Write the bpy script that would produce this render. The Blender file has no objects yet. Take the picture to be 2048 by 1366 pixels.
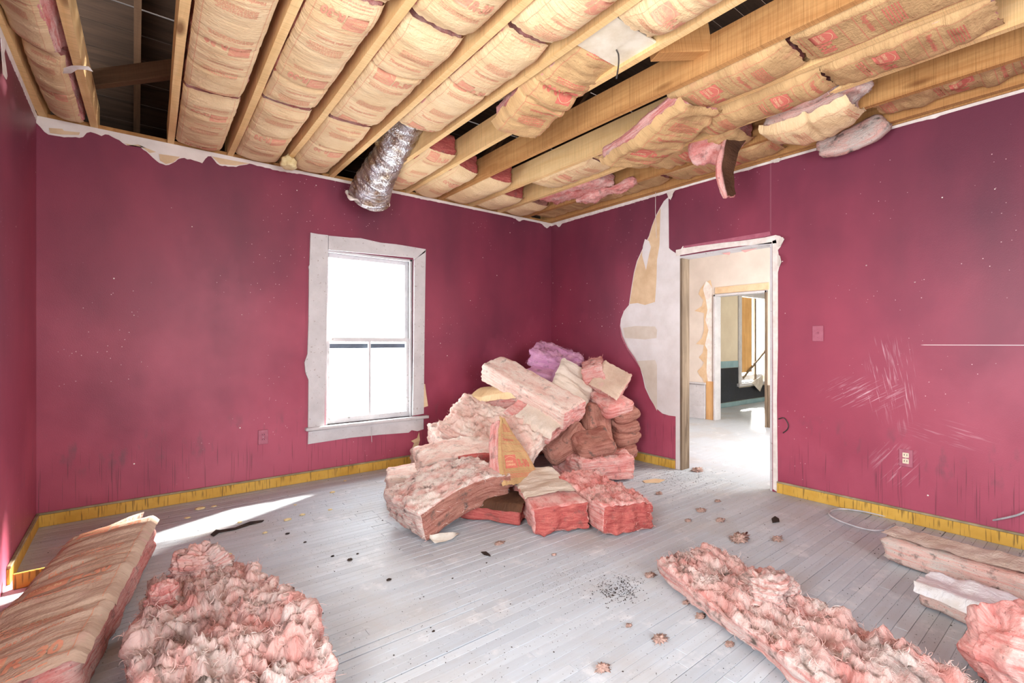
import bpy, bmesh, math, random
import numpy as np
from mathutils import Vector, Matrix

random.seed(7)
scene = bpy.context.scene
COL = scene.collection

# ------------------------------------------------------------------ camera, world, sun, exposure
F_PX, CX, CY, CAM_H = 962.5, 1024.0, 686.0, 1.2
YAW = math.radians(38.3)
SN, CS = math.sin(YAW), math.cos(YAW)
cd = bpy.data.cameras.new('camera')
cam = bpy.data.objects.new('camera', cd)
COL.objects.link(cam)
cam.location = (0, 0, CAM_H)
cam.rotation_euler = (math.pi / 2, 0, -YAW)
cd.sensor_width = 36.0
cd.lens = 36.0 * F_PX / 2048.0
cd.shift_y = (CY - 683.0) / 2048.0
cd.clip_start = 0.02
scene.camera = cam

scene.view_settings.view_transform = 'Standard'
scene.view_settings.look = 'None'
scene.view_settings.gamma = 1.0
scene.view_settings.use_curve_mapping = False
scene.view_settings.exposure = 0.95

world = bpy.data.worlds.new('world')
scene.world = world
world.use_nodes = True
bg = world.node_tree.nodes['Background']
bg.inputs[0].default_value = (0.93, 0.97, 1.0, 1)
bg.inputs[1].default_value = 9.0

def lamp_sun(direction, energy, angle, color):
    d = bpy.data.lights.new('sun', 'SUN')
    d.energy = energy; d.angle = angle; d.color = color
    o = bpy.data.objects.new('sun', d)
    COL.objects.link(o)
    o.rotation_euler = Vector(direction).to_track_quat('-Z', 'Y').to_euler()
    o.location = (4, 8, 6)
lamp_sun((-1.0, -0.50, -0.66), 24.0, math.radians(3.5), (1.0, 0.95, 0.86))

def lamp_area(name, loc, aim, sx, sy, energy, color=(1, 1, 1), portal=False):
    d = bpy.data.lights.new(name, 'AREA')
    d.shape = 'RECTANGLE'; d.size = sx; d.size_y = sy; d.energy = energy; d.color = color
    if portal:
        d.cycles.is_portal = True
    o = bpy.data.objects.new(name, d)
    COL.objects.link(o)
    o.location = loc
    o.rotation_euler = (Vector(aim) - Vector(loc)).to_track_quat('-Z', 'Y').to_euler()
    return o
lamp_area('portal_window', (1.765, 4.56, 1.25), (1.765, 3.5, 1.25), 0.9, 1.6, 1, portal=True)
# fill daylight through openings added out of view, behind and left of the camera
lamp_area('portal_fill_front', (1.0, -1.62, 1.45), (1.0, 2.0, 1.45), 1.4, 1.8, 1, portal=True)
lamp_area('portal_fill_left', (-0.52, 0.55, 1.35), (2.0, 0.55, 1.35), 1.2, 1.7, 1, portal=True)
lamp_area('fill_lamp_left', (-0.47, 0.55, 1.35), (2.0, 0.9, 1.9), 1.1, 1.6, 18, (1.0, 0.95, 0.88))  # added fill lamp set in the unseen left opening
lamp_area('fill_lamp_hall', (5.6, 1.4, 1.5), (5.6, 4.0, 0.9), 1.6, 1.6, 62, (1.0, 0.97, 0.93))  # added fill lamp, out of view inside the closed hall
lamp_area('fill_lamp_end_room', (9.2, 2.6, 1.6), (9.2, 4.6, 1.2), 1.8, 1.6, 13, (1.0, 0.93, 0.82))  # added fill lamp, out of view inside the end room

# ------------------------------------------------------------------ pixel -> point on a plane of the room
XL, XR, YW, HC, YF = -0.488, 4.07, 4.37, 2.665, -1.6
def ray(px, py):
    u = (px - CX) / F_PX; v = (CY - py) / F_PX
    return SN + u * CS, CS - u * SN, v
def onz(px, py, z=0.0):
    a, b, v = ray(px, py); t = (z - CAM_H) / v
    return Vector((a * t, b * t, z))
def ony(px, py, y):
    a, b, v = ray(px, py); t = y / b
    return Vector((a * t, y, CAM_H + v * t))
def onx(px, py, x):
    a, b, v = ray(px, py); t = x / a
    return Vector((x, b * t, CAM_H + v * t))
def dep(px, py, d):
    a, b, v = ray(px, py)
    return Vector((a * d, b * d, CAM_H + v * d))

# ------------------------------------------------------------------ numpy gradient noise
_rs = np.random.RandomState(3)
_perm = _rs.permutation(256)
_perm = np.concatenate([_perm, _perm, _perm])
_g = _rs.normal(size=(256, 3)); _g /= np.linalg.norm(_g, axis=1)[:, None]
def gnoise(p):
    p = np.asarray(p, float)
    i = np.floor(p).astype(int); f = p - i
    w = f * f * f * (f * (f * 6 - 15) + 10)
    i &= 255
    out = 0
    for dx in (0, 1):
        wx = w[:, 0] if dx else 1 - w[:, 0]
        for dy in (0, 1):
            wy = w[:, 1] if dy else 1 - w[:, 1]
            for dz in (0, 1):
                wz = w[:, 2] if dz else 1 - w[:, 2]
                h = _perm[_perm[_perm[(i[:, 0] + dx) & 255] + ((i[:, 1] + dy) & 255)] + ((i[:, 2] + dz) & 255)]
                g = _g[h]
                out = out + wx * wy * wz * (g[:, 0] * (f[:, 0] - dx) + g[:, 1] * (f[:, 1] - dy) + g[:, 2] * (f[:, 2] - dz))
    return out * 1.6
def fbm(p, oct=3):
    s = 0; a = 1.0
    for k in range(oct):
        s = s + a * gnoise(p * (2.03 ** k) + 17.3 * k); a *= 0.5
    return s
def billow(p, oct=3):
    s = 0; a = 1.0
    for k in range(oct):
        s = s + a * (0.55 - np.abs(gnoise(p * (2.1 ** k) + 9.1 * k)) * 1.6); a *= 0.5
    return s

# ------------------------------------------------------------------ object helpers
def props(o, label=None, cat=None, group=None, kind=None):
    if label: o['label'] = label
    if cat: o['category'] = cat
    if group: o['group'] = group
    if kind: o['kind'] = kind
    return o
def link(name, me, mat=None, parent=None):
    o = bpy.data.objects.new(name, me)
    COL.objects.link(o)
    if mat is not None and me is not None:
        me.materials.append(mat)
    if parent is not None:
        o.parent = parent
    return o
def empty(name, loc=(0, 0, 0)):
    o = bpy.data.objects.new(name, None)
    COL.objects.link(o)
    o.location = loc
    o.empty_display_size = 0.05
    return o
def mesh_np(name, V, Fc, smooth=True, rest=None):
    me = bpy.data.meshes.new(name)
    me.from_pydata([tuple(v) for v in np.asarray(V)], [], [tuple(int(i) for i in f) for f in Fc])
    if smooth:
        me.polygons.foreach_set('use_smooth', [True] * len(me.polygons))
    if rest is not None:
        at = me.attributes.new('rest', 'FLOAT_VECTOR', 'POINT')
        at.data.foreach_set('vector', np.asarray(rest, dtype=np.float32).ravel())
    me.update()
    return me
def obj_origin(o, loc):
    """Put the origin of an unparented mesh object at loc, keeping its world shape."""
    loc = Vector(loc)
    o.data.transform(Matrix.Translation(-loc))
    o.location = loc
    return o
def box_bm(bm, lo, hi):
    lo, hi = Vector(lo), Vector(hi)
    r = bmesh.ops.create_cube(bm, size=1.0)
    for v in r['verts']:
        v.co = Vector(((lo.x + hi.x) / 2 + v.co.x * (hi.x - lo.x), (lo.y + hi.y) / 2 + v.co.y * (hi.y - lo.y), (lo.z + hi.z) / 2 + v.co.z * (hi.z - lo.z)))
    return r['verts']
def bm_obj(name, bm, mat, parent=None, smooth=False):
    me = bpy.data.meshes.new(name)
    bmesh.ops.recalc_face_normals(bm, faces=bm.faces[:])
    bm.to_mesh(me); bm.free()
    if smooth:
        me.polygons.foreach_set('use_smooth', [True] * len(me.polygons))
    return link(name, me, mat, parent)
def boxes(name, lst, mat, parent=None, bev=0.0):
    bm = bmesh.new()
    for lo, hi in lst:
        box_bm(bm, lo, hi)
    if bev:
        bmesh.ops.bevel(bm, geom=bm.edges[:], offset=bev, segments=1, affect='EDGES')
    return bm_obj(name, bm, mat, parent)
def slab(name, pts, normal, thick, mat, parent=None):
    """A polygon given by 3D points, extruded by thick along normal."""
    bm = bmesh.new()
    vs = [bm.verts.new(p) for p in pts]
    f = bm.faces.new(vs)
    r = bmesh.ops.extrude_face_region(bm, geom=[f])
    for e in r['geom']:
        if isinstance(e, bmesh.types.BMVert):
            e.co += Vector(normal) * thick
    bmesh.ops.triangulate(bm, faces=[q for q in bm.faces if len(q.verts) > 4])
    return bm_obj(name, bm, mat, parent)
def catmull(pts, n):
    P = [np.array(p, float) for p in pts]
    P = [2 * P[0] - P[1]] + P + [2 * P[-1] - P[-2]]
    out = []
    m = len(P) - 3
    for k in range(n + 1):
        s = k / n * m; i = min(int(s), m - 1); t = s - i
        a, b, c, d = P[i:i + 4]
        out.append(0.5 * ((2 * b) + (-a + c) * t + (2 * a - 5 * b + 4 * c - d) * t * t + (-a + 3 * b - 3 * c + d) * t ** 3))
    return np.array(out)
def tube(name, pts, rad, mat, parent=None, seg=10, n=60, radf=None, close=True):
    C = catmull(pts, n)
    T = np.gradient(C, axis=0); T /= np.linalg.norm(T, axis=1)[:, None]
    up = np.array([0.13, 0.21, 1.0])
    V = []; R = []
    for k in range(n + 1):
        a = np.cross(T[k], up); a /= np.linalg.norm(a); b = np.cross(T[k], a)
        r = rad if radf is None else rad * radf(k / n)
        for j in range(seg):
            th = 2 * math.pi * j / seg
            V.append(C[k] + r * (math.cos(th) * a + math.sin(th) * b)); R.append((k / n, th, 0))
    Fc = []
    for k in range(n):
        for j in range(seg):
            Fc.append((k * seg + j, k * seg + (j + 1) % seg, (k + 1) * seg + (j + 1) % seg, (k + 1) * seg + j))
    if close:
        Fc.append(tuple(range(seg - 1, -1, -1))); Fc.append(tuple(n * seg + j for j in range(seg)))
    return link(name, mesh_np(name, V, Fc, True, R), mat, parent)

# ------------------------------------------------------------------ materials
def srgb(r, g, b):
    f = lambda c: (c / 255 / 12.92) if c / 255 <= 0.04045 else ((c / 255 + 0.055) / 1.055) ** 2.4
    return (f(r), f(g), f(b), 1.0)
class M:
    def __init__(s, name, rough=0.8, spec=0.2):
        s.m = bpy.data.materials.new(name); s.m.use_nodes = True
        s.t = s.m.node_tree; s.b = s.t.nodes['Principled BSDF']
        s.b.inputs['Roughness'].default_value = rough
        s.b.inputs['Specular IOR Level'].default_value = spec
    def n(s, typ, **kw):
        nd = s.t.nodes.new(typ)
        for k, v in kw.items():
            setattr(nd, k, v)
        return nd
    def l(s, a, b):
        s.t.links.new(a, b)
    def put(s, sock, v):
        if isinstance(v, bpy.types.NodeSocket): s.l(v, sock)
        elif v is not None: sock.default_value = v
    def pos(s):
        return s.n('ShaderNodeNewGeometry').outputs['Position']
    def objc(s):
        return s.n('ShaderNodeTexCoord').outputs['Object']
    def attr(s, a='rest'):
        return s.n('ShaderNodeAttribute', attribute_name=a).outputs['Vector']
    def map(s, vec, scale=(1, 1, 1), loc=(0, 0, 0)):
        q = s.n('ShaderNodeMapping'); s.l(vec, q.inputs['Vector'])
        q.inputs['Scale'].default_value = scale; q.inputs['Location'].default_value = loc
        return q.outputs[0]
    def noise(s, vec, scale=5.0, detail=3.0, rough=0.55, dist=0.0):
        q = s.n('ShaderNodeTexNoise'); s.l(vec, q.inputs['Vector'])
        q.inputs['Scale'].default_value = scale; q.inputs['Detail'].default_value = detail
        q.inputs['Roughness'].default_value = rough; q.inputs['Distortion'].default_value = dist
        return q.outputs['Fac']
    def voro(s, vec, scale, feature='F1'):
        q = s.n('ShaderNodeTexVoronoi', feature=feature); s.l(vec, q.inputs['Vector'])
        q.inputs['Scale'].default_value = scale
        return q.outputs['Distance']
    def ramp(s, fac, a, b, va=0.0, vb=1.0):
        q = s.n('ShaderNodeMapRange'); s.put(q.inputs[0], fac)
        q.inputs[1].default_value = a; q.inputs[2].default_value = b
        q.inputs[3].default_value = va; q.inputs[4].default_value = vb
        return q.outputs[0]
    def math(s, op, a, b=0.0):
        q = s.n('ShaderNodeMath', operation=op); s.put(q.inputs[0], a); s.put(q.inputs[1], b)
        return q.outputs[0]
    def mix(s, fac, a, b, mode='MIX'):
        q = s.n('ShaderNodeMix', data_type='RGBA', blend_type=mode)
        s.put(q.inputs[0], fac); s.put(q.inputs[6], a); s.put(q.inputs[7], b)
        return q.outputs[2]
    def sep(s, vec):
        q = s.n('ShaderNodeSeparateXYZ'); s.l(vec, q.inputs[0]); return q.outputs
    def comb(s, x, y, z):
        q = s.n('ShaderNodeCombineXYZ'); s.put(q.inputs[0], x); s.put(q.inputs[1], y); s.put(q.inputs[2], z); return q.outputs[0]
    def col(s, c):
        s.put(s.b.inputs['Base Color'], c); return s
    def bump(s, h, strength=0.4, dist=0.01):
        q = s.n('ShaderNodeBump'); q.inputs['Strength'].default_value = strength
        q.inputs['Distance'].default_value = dist; s.l(h, q.inputs['Height'])
        s.l(q.outputs[0], s.b.inputs['Normal']); return s

def fiber(name, c1, c2, c3, dirt=0.25, dirtc=srgb(112, 98, 92), painted_shade=0.0):
    m = M(name, 1.0, 0.0)
    r = m.attr()
    big = m.noise(r, 6, 3)
    c = m.mix(m.ramp(big, 0.35, 0.65), c1, c2)
    st = m.noise(m.map(r, (6, 12, 95)), 1.0, 5, 0.65)
    c = m.mix(m.ramp(st, 0.44, 0.66, 0, 0.9), c, c3)
    fb = m.noise(m.map(r, (55, 55, 75)), 1.0, 4, 0.7, 1.2)
    c = m.mix(m.ramp(fb, 0.5, 0.72, 0, 0.55), c, c3)
    d = m.noise(r, 14, 5, 0.65)
    c = m.mix(m.ramp(d, 0.56, 0.70, 0, min(1.0, dirt * 2.4)), c, dirtc)
    if painted_shade:
        sn = m.noise(r, 3.2, 5, 0.7)
        c = m.mix(m.ramp(sn, 0.55, 0.68, 0, painted_shade), c, srgb(84, 52, 48))  # dark brown patches: deep shade painted into the fibre colour
    sp = m.noise(r, 120, 2)
    c = m.mix(m.ramp(sp, 0.66, 0.72, 0, 0.5), c, srgb(70, 58, 55))
    m.col(c)
    h = m.math('ADD', m.noise(m.map(r, (30, 60, 260)), 1.0, 3), m.noise(r, 95, 5, 0.7, 1.5))
    m.bump(h, 0.8, 0.010)
    return m.m
PINK, PALE, DEEP = srgb(243, 172, 166), srgb(248, 214, 206), srgb(220, 110, 105)
MF = {
    'pink': fiber('fiberglass_pink', srgb(236, 168, 162), srgb(238, 204, 196), srgb(214, 120, 114), 0.22),
    'torn': fiber('fiberglass_torn', srgb(224, 184, 176), srgb(216, 202, 196), srgb(206, 136, 128), 0.42, painted_shade=0.7),
    'cream': fiber('fiberglass_cream', srgb(244, 230, 218), srgb(242, 214, 202), srgb(226, 178, 164), 0.25),
    'deep': fiber('fiberglass_deep', srgb(188, 96, 92), srgb(172, 82, 80), srgb(212, 126, 116), 0.25),
    'brown': fiber('fiberglass_dusty', srgb(192, 136, 122), srgb(186, 138, 122), srgb(146, 90, 80), 0.5),
    'white': fiber('fiberglass_whitened', srgb(228, 214, 206), srgb(240, 228, 218), srgb(212, 146, 136), 0.45),
    'violet': fiber('fiberglass_violet', srgb(224, 168, 206), srgb(236, 188, 210), srgb(206, 146, 190), 0.2),
    'grey': fiber('fiberglass_grey', srgb(222, 190, 180), srgb(214, 204, 196), srgb(224, 164, 152), 0.5),
}
def paper(name, base, dark, red=None):
    m = M(name, 0.75, 0.15)
    r = m.attr()
    n1 = m.noise(r, 5, 4)
    c = m.mix(m.ramp(n1, 0.3, 0.7), base, dark)
    n2 = m.noise(m.map(r, (70, 14, 1)), 1.0, 3)
    c = m.mix(m.ramp(n2, 0.5, 0.75, 0, 0.35), c, dark)
    if red is not None:
        n3 = m.noise(r, 9, 3)
        c = m.mix(m.ramp(n3, 0.6, 0.74, 0, 0.35), c, red)
    m.col(c)
    h = m.math('ADD', m.noise(m.map(r, (34, 8, 1)), 1.0, 5, 0.62, 0.9), m.math('MULTIPLY', m.noise(r, 60, 3), 0.5))
    m.bump(h, 0.8, 0.014)
    return m.m
MK = {
    'kraft': paper('kraft_paper', srgb(232, 206, 166), srgb(218, 186, 142)),
    'dirty': paper('kraft_paper_dirty', srgb(210, 174, 126), srgb(176, 142, 100), srgb(196, 120, 104)),
    'floor': paper('kraft_paper_floor', srgb(216, 194, 174), srgb(184, 154, 134), srgb(220, 156, 164)),
    'pale': paper('kraft_paper_pale', srgb(224, 212, 200), srgb(206, 188, 170)),
    'brown': paper('kraft_paper_back', srgb(96, 66, 48), srgb(64, 42, 32)),
}
def ink(name, c, fade):
    m = M(name, 0.8, 0.1)
    n = m.noise(m.attr(), 60, 3)
    m.col(m.mix(m.ramp(n, 0.35, 0.75, fade * 0.6, fade), c, srgb(226, 190, 150)))
    return m.m
M_INK = ink('red_ink_faded', srgb(206, 96, 96), 0.7)
M_INKB = ink('red_ink', srgb(200, 70, 76), 0.35)
def ink2():
    m = M('pale_ink', 0.8, 0.1); m.col(srgb(228, 190, 150)); return m.m
M_INKP = ink2()

def wood(name, c1, c2, saw=0.0, axis='y', knots=True, rough=0.8, wear=None):
    m = M(name, rough, 0.15)
    o = m.objc()
    sc = {'y': (22, 1.6, 22), 'x': (1.6, 22, 22), 'z': (22, 22, 1.6)}[axis]
    rnd = m.n('ShaderNodeObjectInfo').outputs['Random']
    off = m.n('ShaderNodeVectorMath', operation='ADD'); m.l(o, off.inputs[0])
    m.l(m.comb(m.math('MULTIPLY', rnd, 13.0), m.math('MULTIPLY', rnd, 29.0), m.math('MULTIPLY', rnd, 7.0)), off.inputs[1])
    o2 = off.outputs[0]
    g = m.noise(m.map(o2, sc), 1.0, 4, 0.6, 0.8)
    c = m.mix(m.ramp(g, 0.3, 0.7), c1, c2)
    c = m.mix(m.ramp(m.noise(o2, 3.0, 3), 0.35, 0.7, 0, 0.35), c, tuple(x * 0.72 for x in c2[:3]) + (1,))
    if saw:
        sx = {'y': (4, 330, 4), 'x': (330, 4, 4), 'z': (4, 4, 330)}[axis]
        s_ = m.noise(m.map(o2, sx), 1.0, 1)
        c = m.mix(m.ramp(s_, 0.52, 0.62, 0, saw), c, tuple(x * 0.55 for x in c2[:3]) + (1,))
    if knots:
        v = m.voro(m.map(o2, {'y': (5, 1.4, 5), 'x': (1.4, 5, 5), 'z': (5, 5, 1.4)}[axis]), 1.0)
        c = m.mix(m.ramp(v, 0.06, 0.14, 0.8, 0), c, srgb(104, 58, 28))
    if wear is not None:
        c = m.mix(m.ramp(m.noise(o2, 5, 5, 0.65), 0.5, 0.62, 0, 0.8), c, wear)
    m.col(c)
    m.bump(g, 0.25, 0.004)
    return m.m
M_JOIST = wood('joist_pine', srgb(240, 206, 152), srgb(226, 184, 126), 0.35)
M_JOIST_D = wood('joist_old_pine', srgb(206, 158, 102), srgb(178, 126, 76), 0.45)
M_ROOF = wood('roof_board', srgb(72, 53, 40), srgb(44, 33, 26), 0.0, 'x')
M_RAFT = wood('rafter_wood', srgb(112, 84, 62), srgb(82, 60, 44), 0.2)
M_WEATH = wood('weathered_jamb', srgb(150, 132, 112), srgb(92, 76, 62), 0.0, 'z')
M_STUD = wood('stud_pine', srgb(226, 184, 132), srgb(204, 156, 104), 0.0, 'z')
M_PLY = wood('plywood_board', srgb(232, 188, 128), srgb(210, 158, 98), 0.0, 'z')

def wall_mat():
    m = M('crimson_paint', 0.42, 0.35)
    p = m.pos(); x, y, z = m.sep(p)
    n1 = m.noise(p, 1.1, 4, 0.55, 0.4)
    c = m.mix(m.ramp(n1, 0.3, 0.7), srgb(160, 68, 90), srgb(140, 56, 80))
    # blotchy smoke stain plus shade painted in, darker high on the walls
    painted_shade = m.math('ADD', m.noise(m.map(p, (1, 1, 0.45)), 1.3, 4, 0.5), m.math('MULTIPLY', m.math('SUBTRACT', z, 1.2), 0.14))
    c = m.mix(m.ramp(painted_shade, 0.38, 0.80, 0, 0.78), c, srgb(88, 44, 62))
    painted_light = m.math('SUBTRACT', m.noise(m.map(p, (1, 1, 0.8), (5, 3, 1)), 1.3, 4, 0.55), m.math('MULTIPLY', m.math('SUBTRACT', z, 0.8), 0.16))
    c = m.mix(m.ramp(painted_light, 0.48, 0.74, 0, 0.75), c, srgb(182, 88, 110))  # paler towards the floor: bounced brightness painted into the wall colour
    xy = m.math('ADD', x, y)
    dirt = m.noise(m.comb(m.math('MULTIPLY', xy, 10.0), 0.0, m.math('MULTIPLY', z, 4.0)), 1.0, 4)
    dm = m.math('MULTIPLY', m.ramp(dirt, 0.56, 0.68, 0, 0.6), m.math('MULTIPLY', m.ramp(z, 0.25, 0.38), m.ramp(z, 0.5, 0.66, 1, 0)))
    c = m.mix(dm, c, srgb(104, 74, 84))
    # drips near the floor
    dr = m.noise(m.comb(m.math('MULTIPLY', xy, 110.0), 0.0, m.math('MULTIPLY', z, 2.2)), 1.0, 1)
    ln = m.noise(m.comb(m.math('MULTIPLY', xy, 30.0), 3.0, 0.0), 1.0, 1)
    hz = m.math('MULTIPLY', m.ramp(m.math('SUBTRACT', z, m.math('MULTIPLY', ln, 0.75)), 0.0, 0.10, 1, 0), m.ramp(dr, 0.62, 0.68, 0, 0.5))
    c = m.mix(hz, c, srgb(84, 46, 58))
    # chips to the plaster, and scuffs
    vo = m.voro(p, 9.0)
    ch = m.math('MULTIPLY', m.ramp(vo, 0.035, 0.05, 1, 0), m.ramp(m.noise(p, 2.3, 1), 0.52, 0.54))
    c = m.mix(ch, c, srgb(236, 226, 220))
    vs = m.voro(m.map(p, (26, 26, 26)), 1.0)
    c = m.mix(m.math('MULTIPLY', m.ramp(vs, 0.06, 0.09, 0.8, 0), m.ramp(m.noise(p, 1.7, 2), 0.53, 0.6)), c, srgb(226, 190, 196))
    # scuffed patch round the outlet of the right wall
    def scuff(cy, cz, ry, rz, k, rot, seed):
        a = m.math('ADD', m.math('MULTIPLY', y, math.cos(rot)), m.math('MULTIPLY', z, math.sin(rot)))
        b = m.math('SUBTRACT', m.math('MULTIPLY', z, math.cos(rot)), m.math('MULTIPLY', y, math.sin(rot)))
        st = m.noise(m.comb(m.math('MULTIPLY', a, 5.0), seed, m.math('MULTIPLY', b, 90.0)), 1.0, 3, 0.6)
        dy = m.math('DIVIDE', m.math('SUBTRACT', y, cy), ry); dz = m.math('DIVIDE', m.math('SUBTRACT', z, cz), rz)
        rr = m.math('ADD', m.math('MULTIPLY', dy, dy), m.math('MULTIPLY', dz, dz))
        msk = m.math('MULTIPLY', m.ramp(rr, 0.1, 1.0, 1, 0), m.ramp(x, 4.0, 4.02))
        return m.math('MULTIPLY', m.ramp(st, 0.55, 0.72, 0, k), msk)
    for a in ((1.15, 0.84, 0.30, 0.13, 0.85, 2.55, 1.0), (1.02, 0.95, 0.12, 0.33, 0.6, 1.35, 5.0), (0.92, 0.92, 0.10, 0.34, 0.55, 1.45, 9.0), (0.70, 0.62, 0.28, 0.10, 0.4, 0.25, 3.0), (0.95, 0.38, 0.16, 0.16, 0.6, 2.2, 7.0)):
        c = m.mix(scuff(*a), c, srgb(232, 196, 208))
    # cracked paint line and drywall seams on the right wall
    l1 = m.math('MULTIPLY', m.ramp(m.math('ABSOLUTE', m.math('SUBTRACT', z, 1.187)), 0.0012, 0.0022, 1, 0), m.math('MULTIPLY', m.ramp(y, 0.80, 0.82, 1, 0), m.ramp(x, 4.0, 4.02)))
    c = m.mix(l1, c, srgb(240, 226, 226))
    l2 = m.math('MULTIPLY', m.ramp(m.math('ABSOLUTE', m.math('SUBTRACT', y, 1.765)), 0.004, 0.007, 0.45, 0), m.math('MULTIPLY', m.ramp(z, 2.05, 2.07), m.ramp(x, 4.0, 4.02)))
    c = m.mix(l2, c, srgb(150, 96, 110))
    m.col(c)
    m.b.inputs['Roughness'].default_value = 0.45
    m.bump(m.math('ADD', m.noise(p, 160, 2), m.math('MULTIPLY', m.noise(p, 7, 3), 2.0)), 0.12, 0.004)
    return m.m
M_WALL = wall_mat()
def plain(name, c1, c2, scale=8.0, rough=0.8, spec=0.2, bump=0.15, specks=None):
    m = M(name, rough, spec)
    p = m.pos(); n = m.noise(p, scale, 5, 0.6)
    c = m.mix(m.ramp(n, 0.35, 0.68), c1, c2)
    if specks:
        v = m.noise(p, 45, 2)
        c = m.mix(m.ramp(v, 0.66, 0.7, 0, 0.7), c, specks)
    m.col(c); m.bump(m.noise(p, scale * 6, 3), bump, 0.004)
    return m.m
M_WHITE = plain('bare_drywall', srgb(234, 226, 220), srgb(222, 212, 204), 6)
M_JOINT = plain('joint_compound', srgb(226, 222, 222), srgb(212, 206, 204), 5)
M_TAN = plain('drywall_paper', srgb(222, 196, 162), srgb(206, 176, 140), 9)
M_TAN2 = plain('drywall_paper_pale', srgb(214, 204, 192), srgb(204, 192, 178), 9)
M_CASING = plain('grey_white_paint', srgb(206, 204, 206), srgb(190, 188, 190), 6, 0.6, 0.3, 0.2, srgb(150, 140, 134))
M_SASH = plain('sash_paint', srgb(216, 216, 218), srgb(198, 198, 202), 8, 0.6, 0.3, 0.2, srgb(140, 134, 130))
M_HALL = plain('hall_plaster', srgb(222, 212, 202), srgb(206, 196, 186), 2)
M_BEIGE = plain('beige_plaster', srgb(226, 214, 192), srgb(212, 198, 176), 2)
M_NAVY = plain('navy_paint', srgb(34, 40, 52), srgb(22, 26, 36), 4, 0.4, 0.4, 0.2, srgb(120, 120, 124))
M_BLUE = plain('pale_blue_paint', srgb(150, 178, 184), srgb(130, 160, 168), 5)
M_DARK = plain('dark_gap', srgb(30, 24, 22), srgb(18, 14, 14), 6)
M_CABLE = plain('cable_sheath', srgb(206, 206, 210), srgb(150, 150, 156), 10, 0.5, 0.4)
M_CABLE_D = plain('dark_cable', srgb(70, 66, 66), srgb(40, 38, 40), 10, 0.5, 0.4)
M_FOAM = plain('yellow_foam', srgb(238, 222, 176), srgb(222, 200, 146), 40, 0.9, 0.1, 0.5)
M_TUFT = plain('grey_tuft', srgb(206, 170, 158), srgb(150, 128, 118), 50, 1.0, 0.0, 0.6)
M_CHIP = plain('dark_chip', srgb(66, 54, 48), srgb(36, 30, 28), 30, 0.9)
M_SCRAP = plain('scrap_paper', srgb(214, 206, 196), srgb(180, 166, 150), 12, 0.7)
M_PLASTER = plain('peeling_white', srgb(238, 232, 226), srgb(214, 204, 196), 14)
M_SWITCH = plain('painted_plate', srgb(176, 104, 122), srgb(160, 86, 106), 20, 0.4, 0.4)
M_IVORY = plain('ivory_plastic', srgb(232, 222, 200), srgb(220, 208, 184), 20, 0.4, 0.4)
M_BOARD = plain('white_board', srgb(226, 218, 200), srgb(204, 190, 164), 7)
def base_mat():
    m = M('yellow_border', 0.6, 0.25)
    p = m.pos(); x, y, z = m.sep(p)
    n = m.noise(p, 7, 4)
    c = m.mix(m.ramp(n, 0.3, 0.7), srgb(214, 174, 84), srgb(196, 152, 62))
    xy = m.math('ADD', x, y)
    dr = m.noise(m.comb(m.math('MULTIPLY', xy, 95.0), 0.0, m.math('MULTIPLY', z, 6.0)), 1.0, 1)
    c = m.mix(m.ramp(dr, 0.58, 0.66, 0, 0.7), c, srgb(104, 84, 50))
    m.col(c); return m.m
M_BASE = base_mat()
M_LEDGE = plain('baseboard_ledge', srgb(170, 158, 128), srgb(128, 116, 92), 10)
def floor_mat():
    m = M('grey_floor_paint', 0.55, 0.3)
    p = m.pos()
    rnd = m.n('ShaderNodeObjectInfo').outputs['Random']
    c = m.mix(rnd, srgb(196, 204, 212), srgb(180, 188, 197))
    g = m.noise(m.map(p, (2.0, 40, 1)), 1.0, 4, 0.6)
    c = m.mix(m.ramp(g, 0.4, 0.75, 0, 0.3), c, srgb(164, 164, 166))
    n = m.noise(p, 1.6, 5, 0.6)
    c = m.mix(m.ramp(n, 0.48, 0.72, 0, 0.5), c, srgb(176, 164, 152))
    w = m.noise(p, 5.5, 6, 0.7)
    c = m.mix(m.ramp(w, 0.56, 0.7, 0, 0.55), c, srgb(226, 226, 228))
    v = m.noise(p, 85, 2)
    c = m.mix(m.ramp(v, 0.685, 0.71, 0, 0.7), c, srgb(74, 68, 66))
    m.col(c); m.bump(m.math('ADD', g, m.noise(p, 60, 3)), 0.15, 0.003)
    return m.m
M_FLOOR = floor_mat()
def foil():
    m = M('crumpled_foil', 0.28, 0.5)
    m.b.inputs['Metallic'].default_value = 0.9
    o = m.attr()
    c = m.mix(m.ramp(m.noise(m.pos(), 9, 3), 0.4, 0.65), srgb(206, 206, 212), srgb(160, 140, 122))
    m.col(c)
    p = m.pos()
    m.bump(m.math('ADD', m.noise(m.map(p, (25, 25, 55)), 1.0, 4, 0.6, 1.0), m.noise(p, 70, 2)), 0.9, 0.012)
    return m.m
M_FOIL = foil()
def glass():
    m = M('window_glass')
    t = m.t; t.nodes.remove(m.b)
    out = t.nodes['Material Output']
    a = m.n('ShaderNodeBsdfTransparent'); a.inputs[0].default_value = (0.96, 0.98, 0.98, 1)
    g = m.n('ShaderNodeBsdfGlossy'); g.inputs['Roughness'].default_value = 0.02
    mx = m.n('ShaderNodeMixShader'); mx.inputs[0].default_value = 0.04; m.l(a.outputs[0], mx.inputs[1]); m.l(g.outputs[0], mx.inputs[2])
    m.l(mx.outputs[0], out.inputs[0])
    return m.m
M_GLASS = glass()
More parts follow.
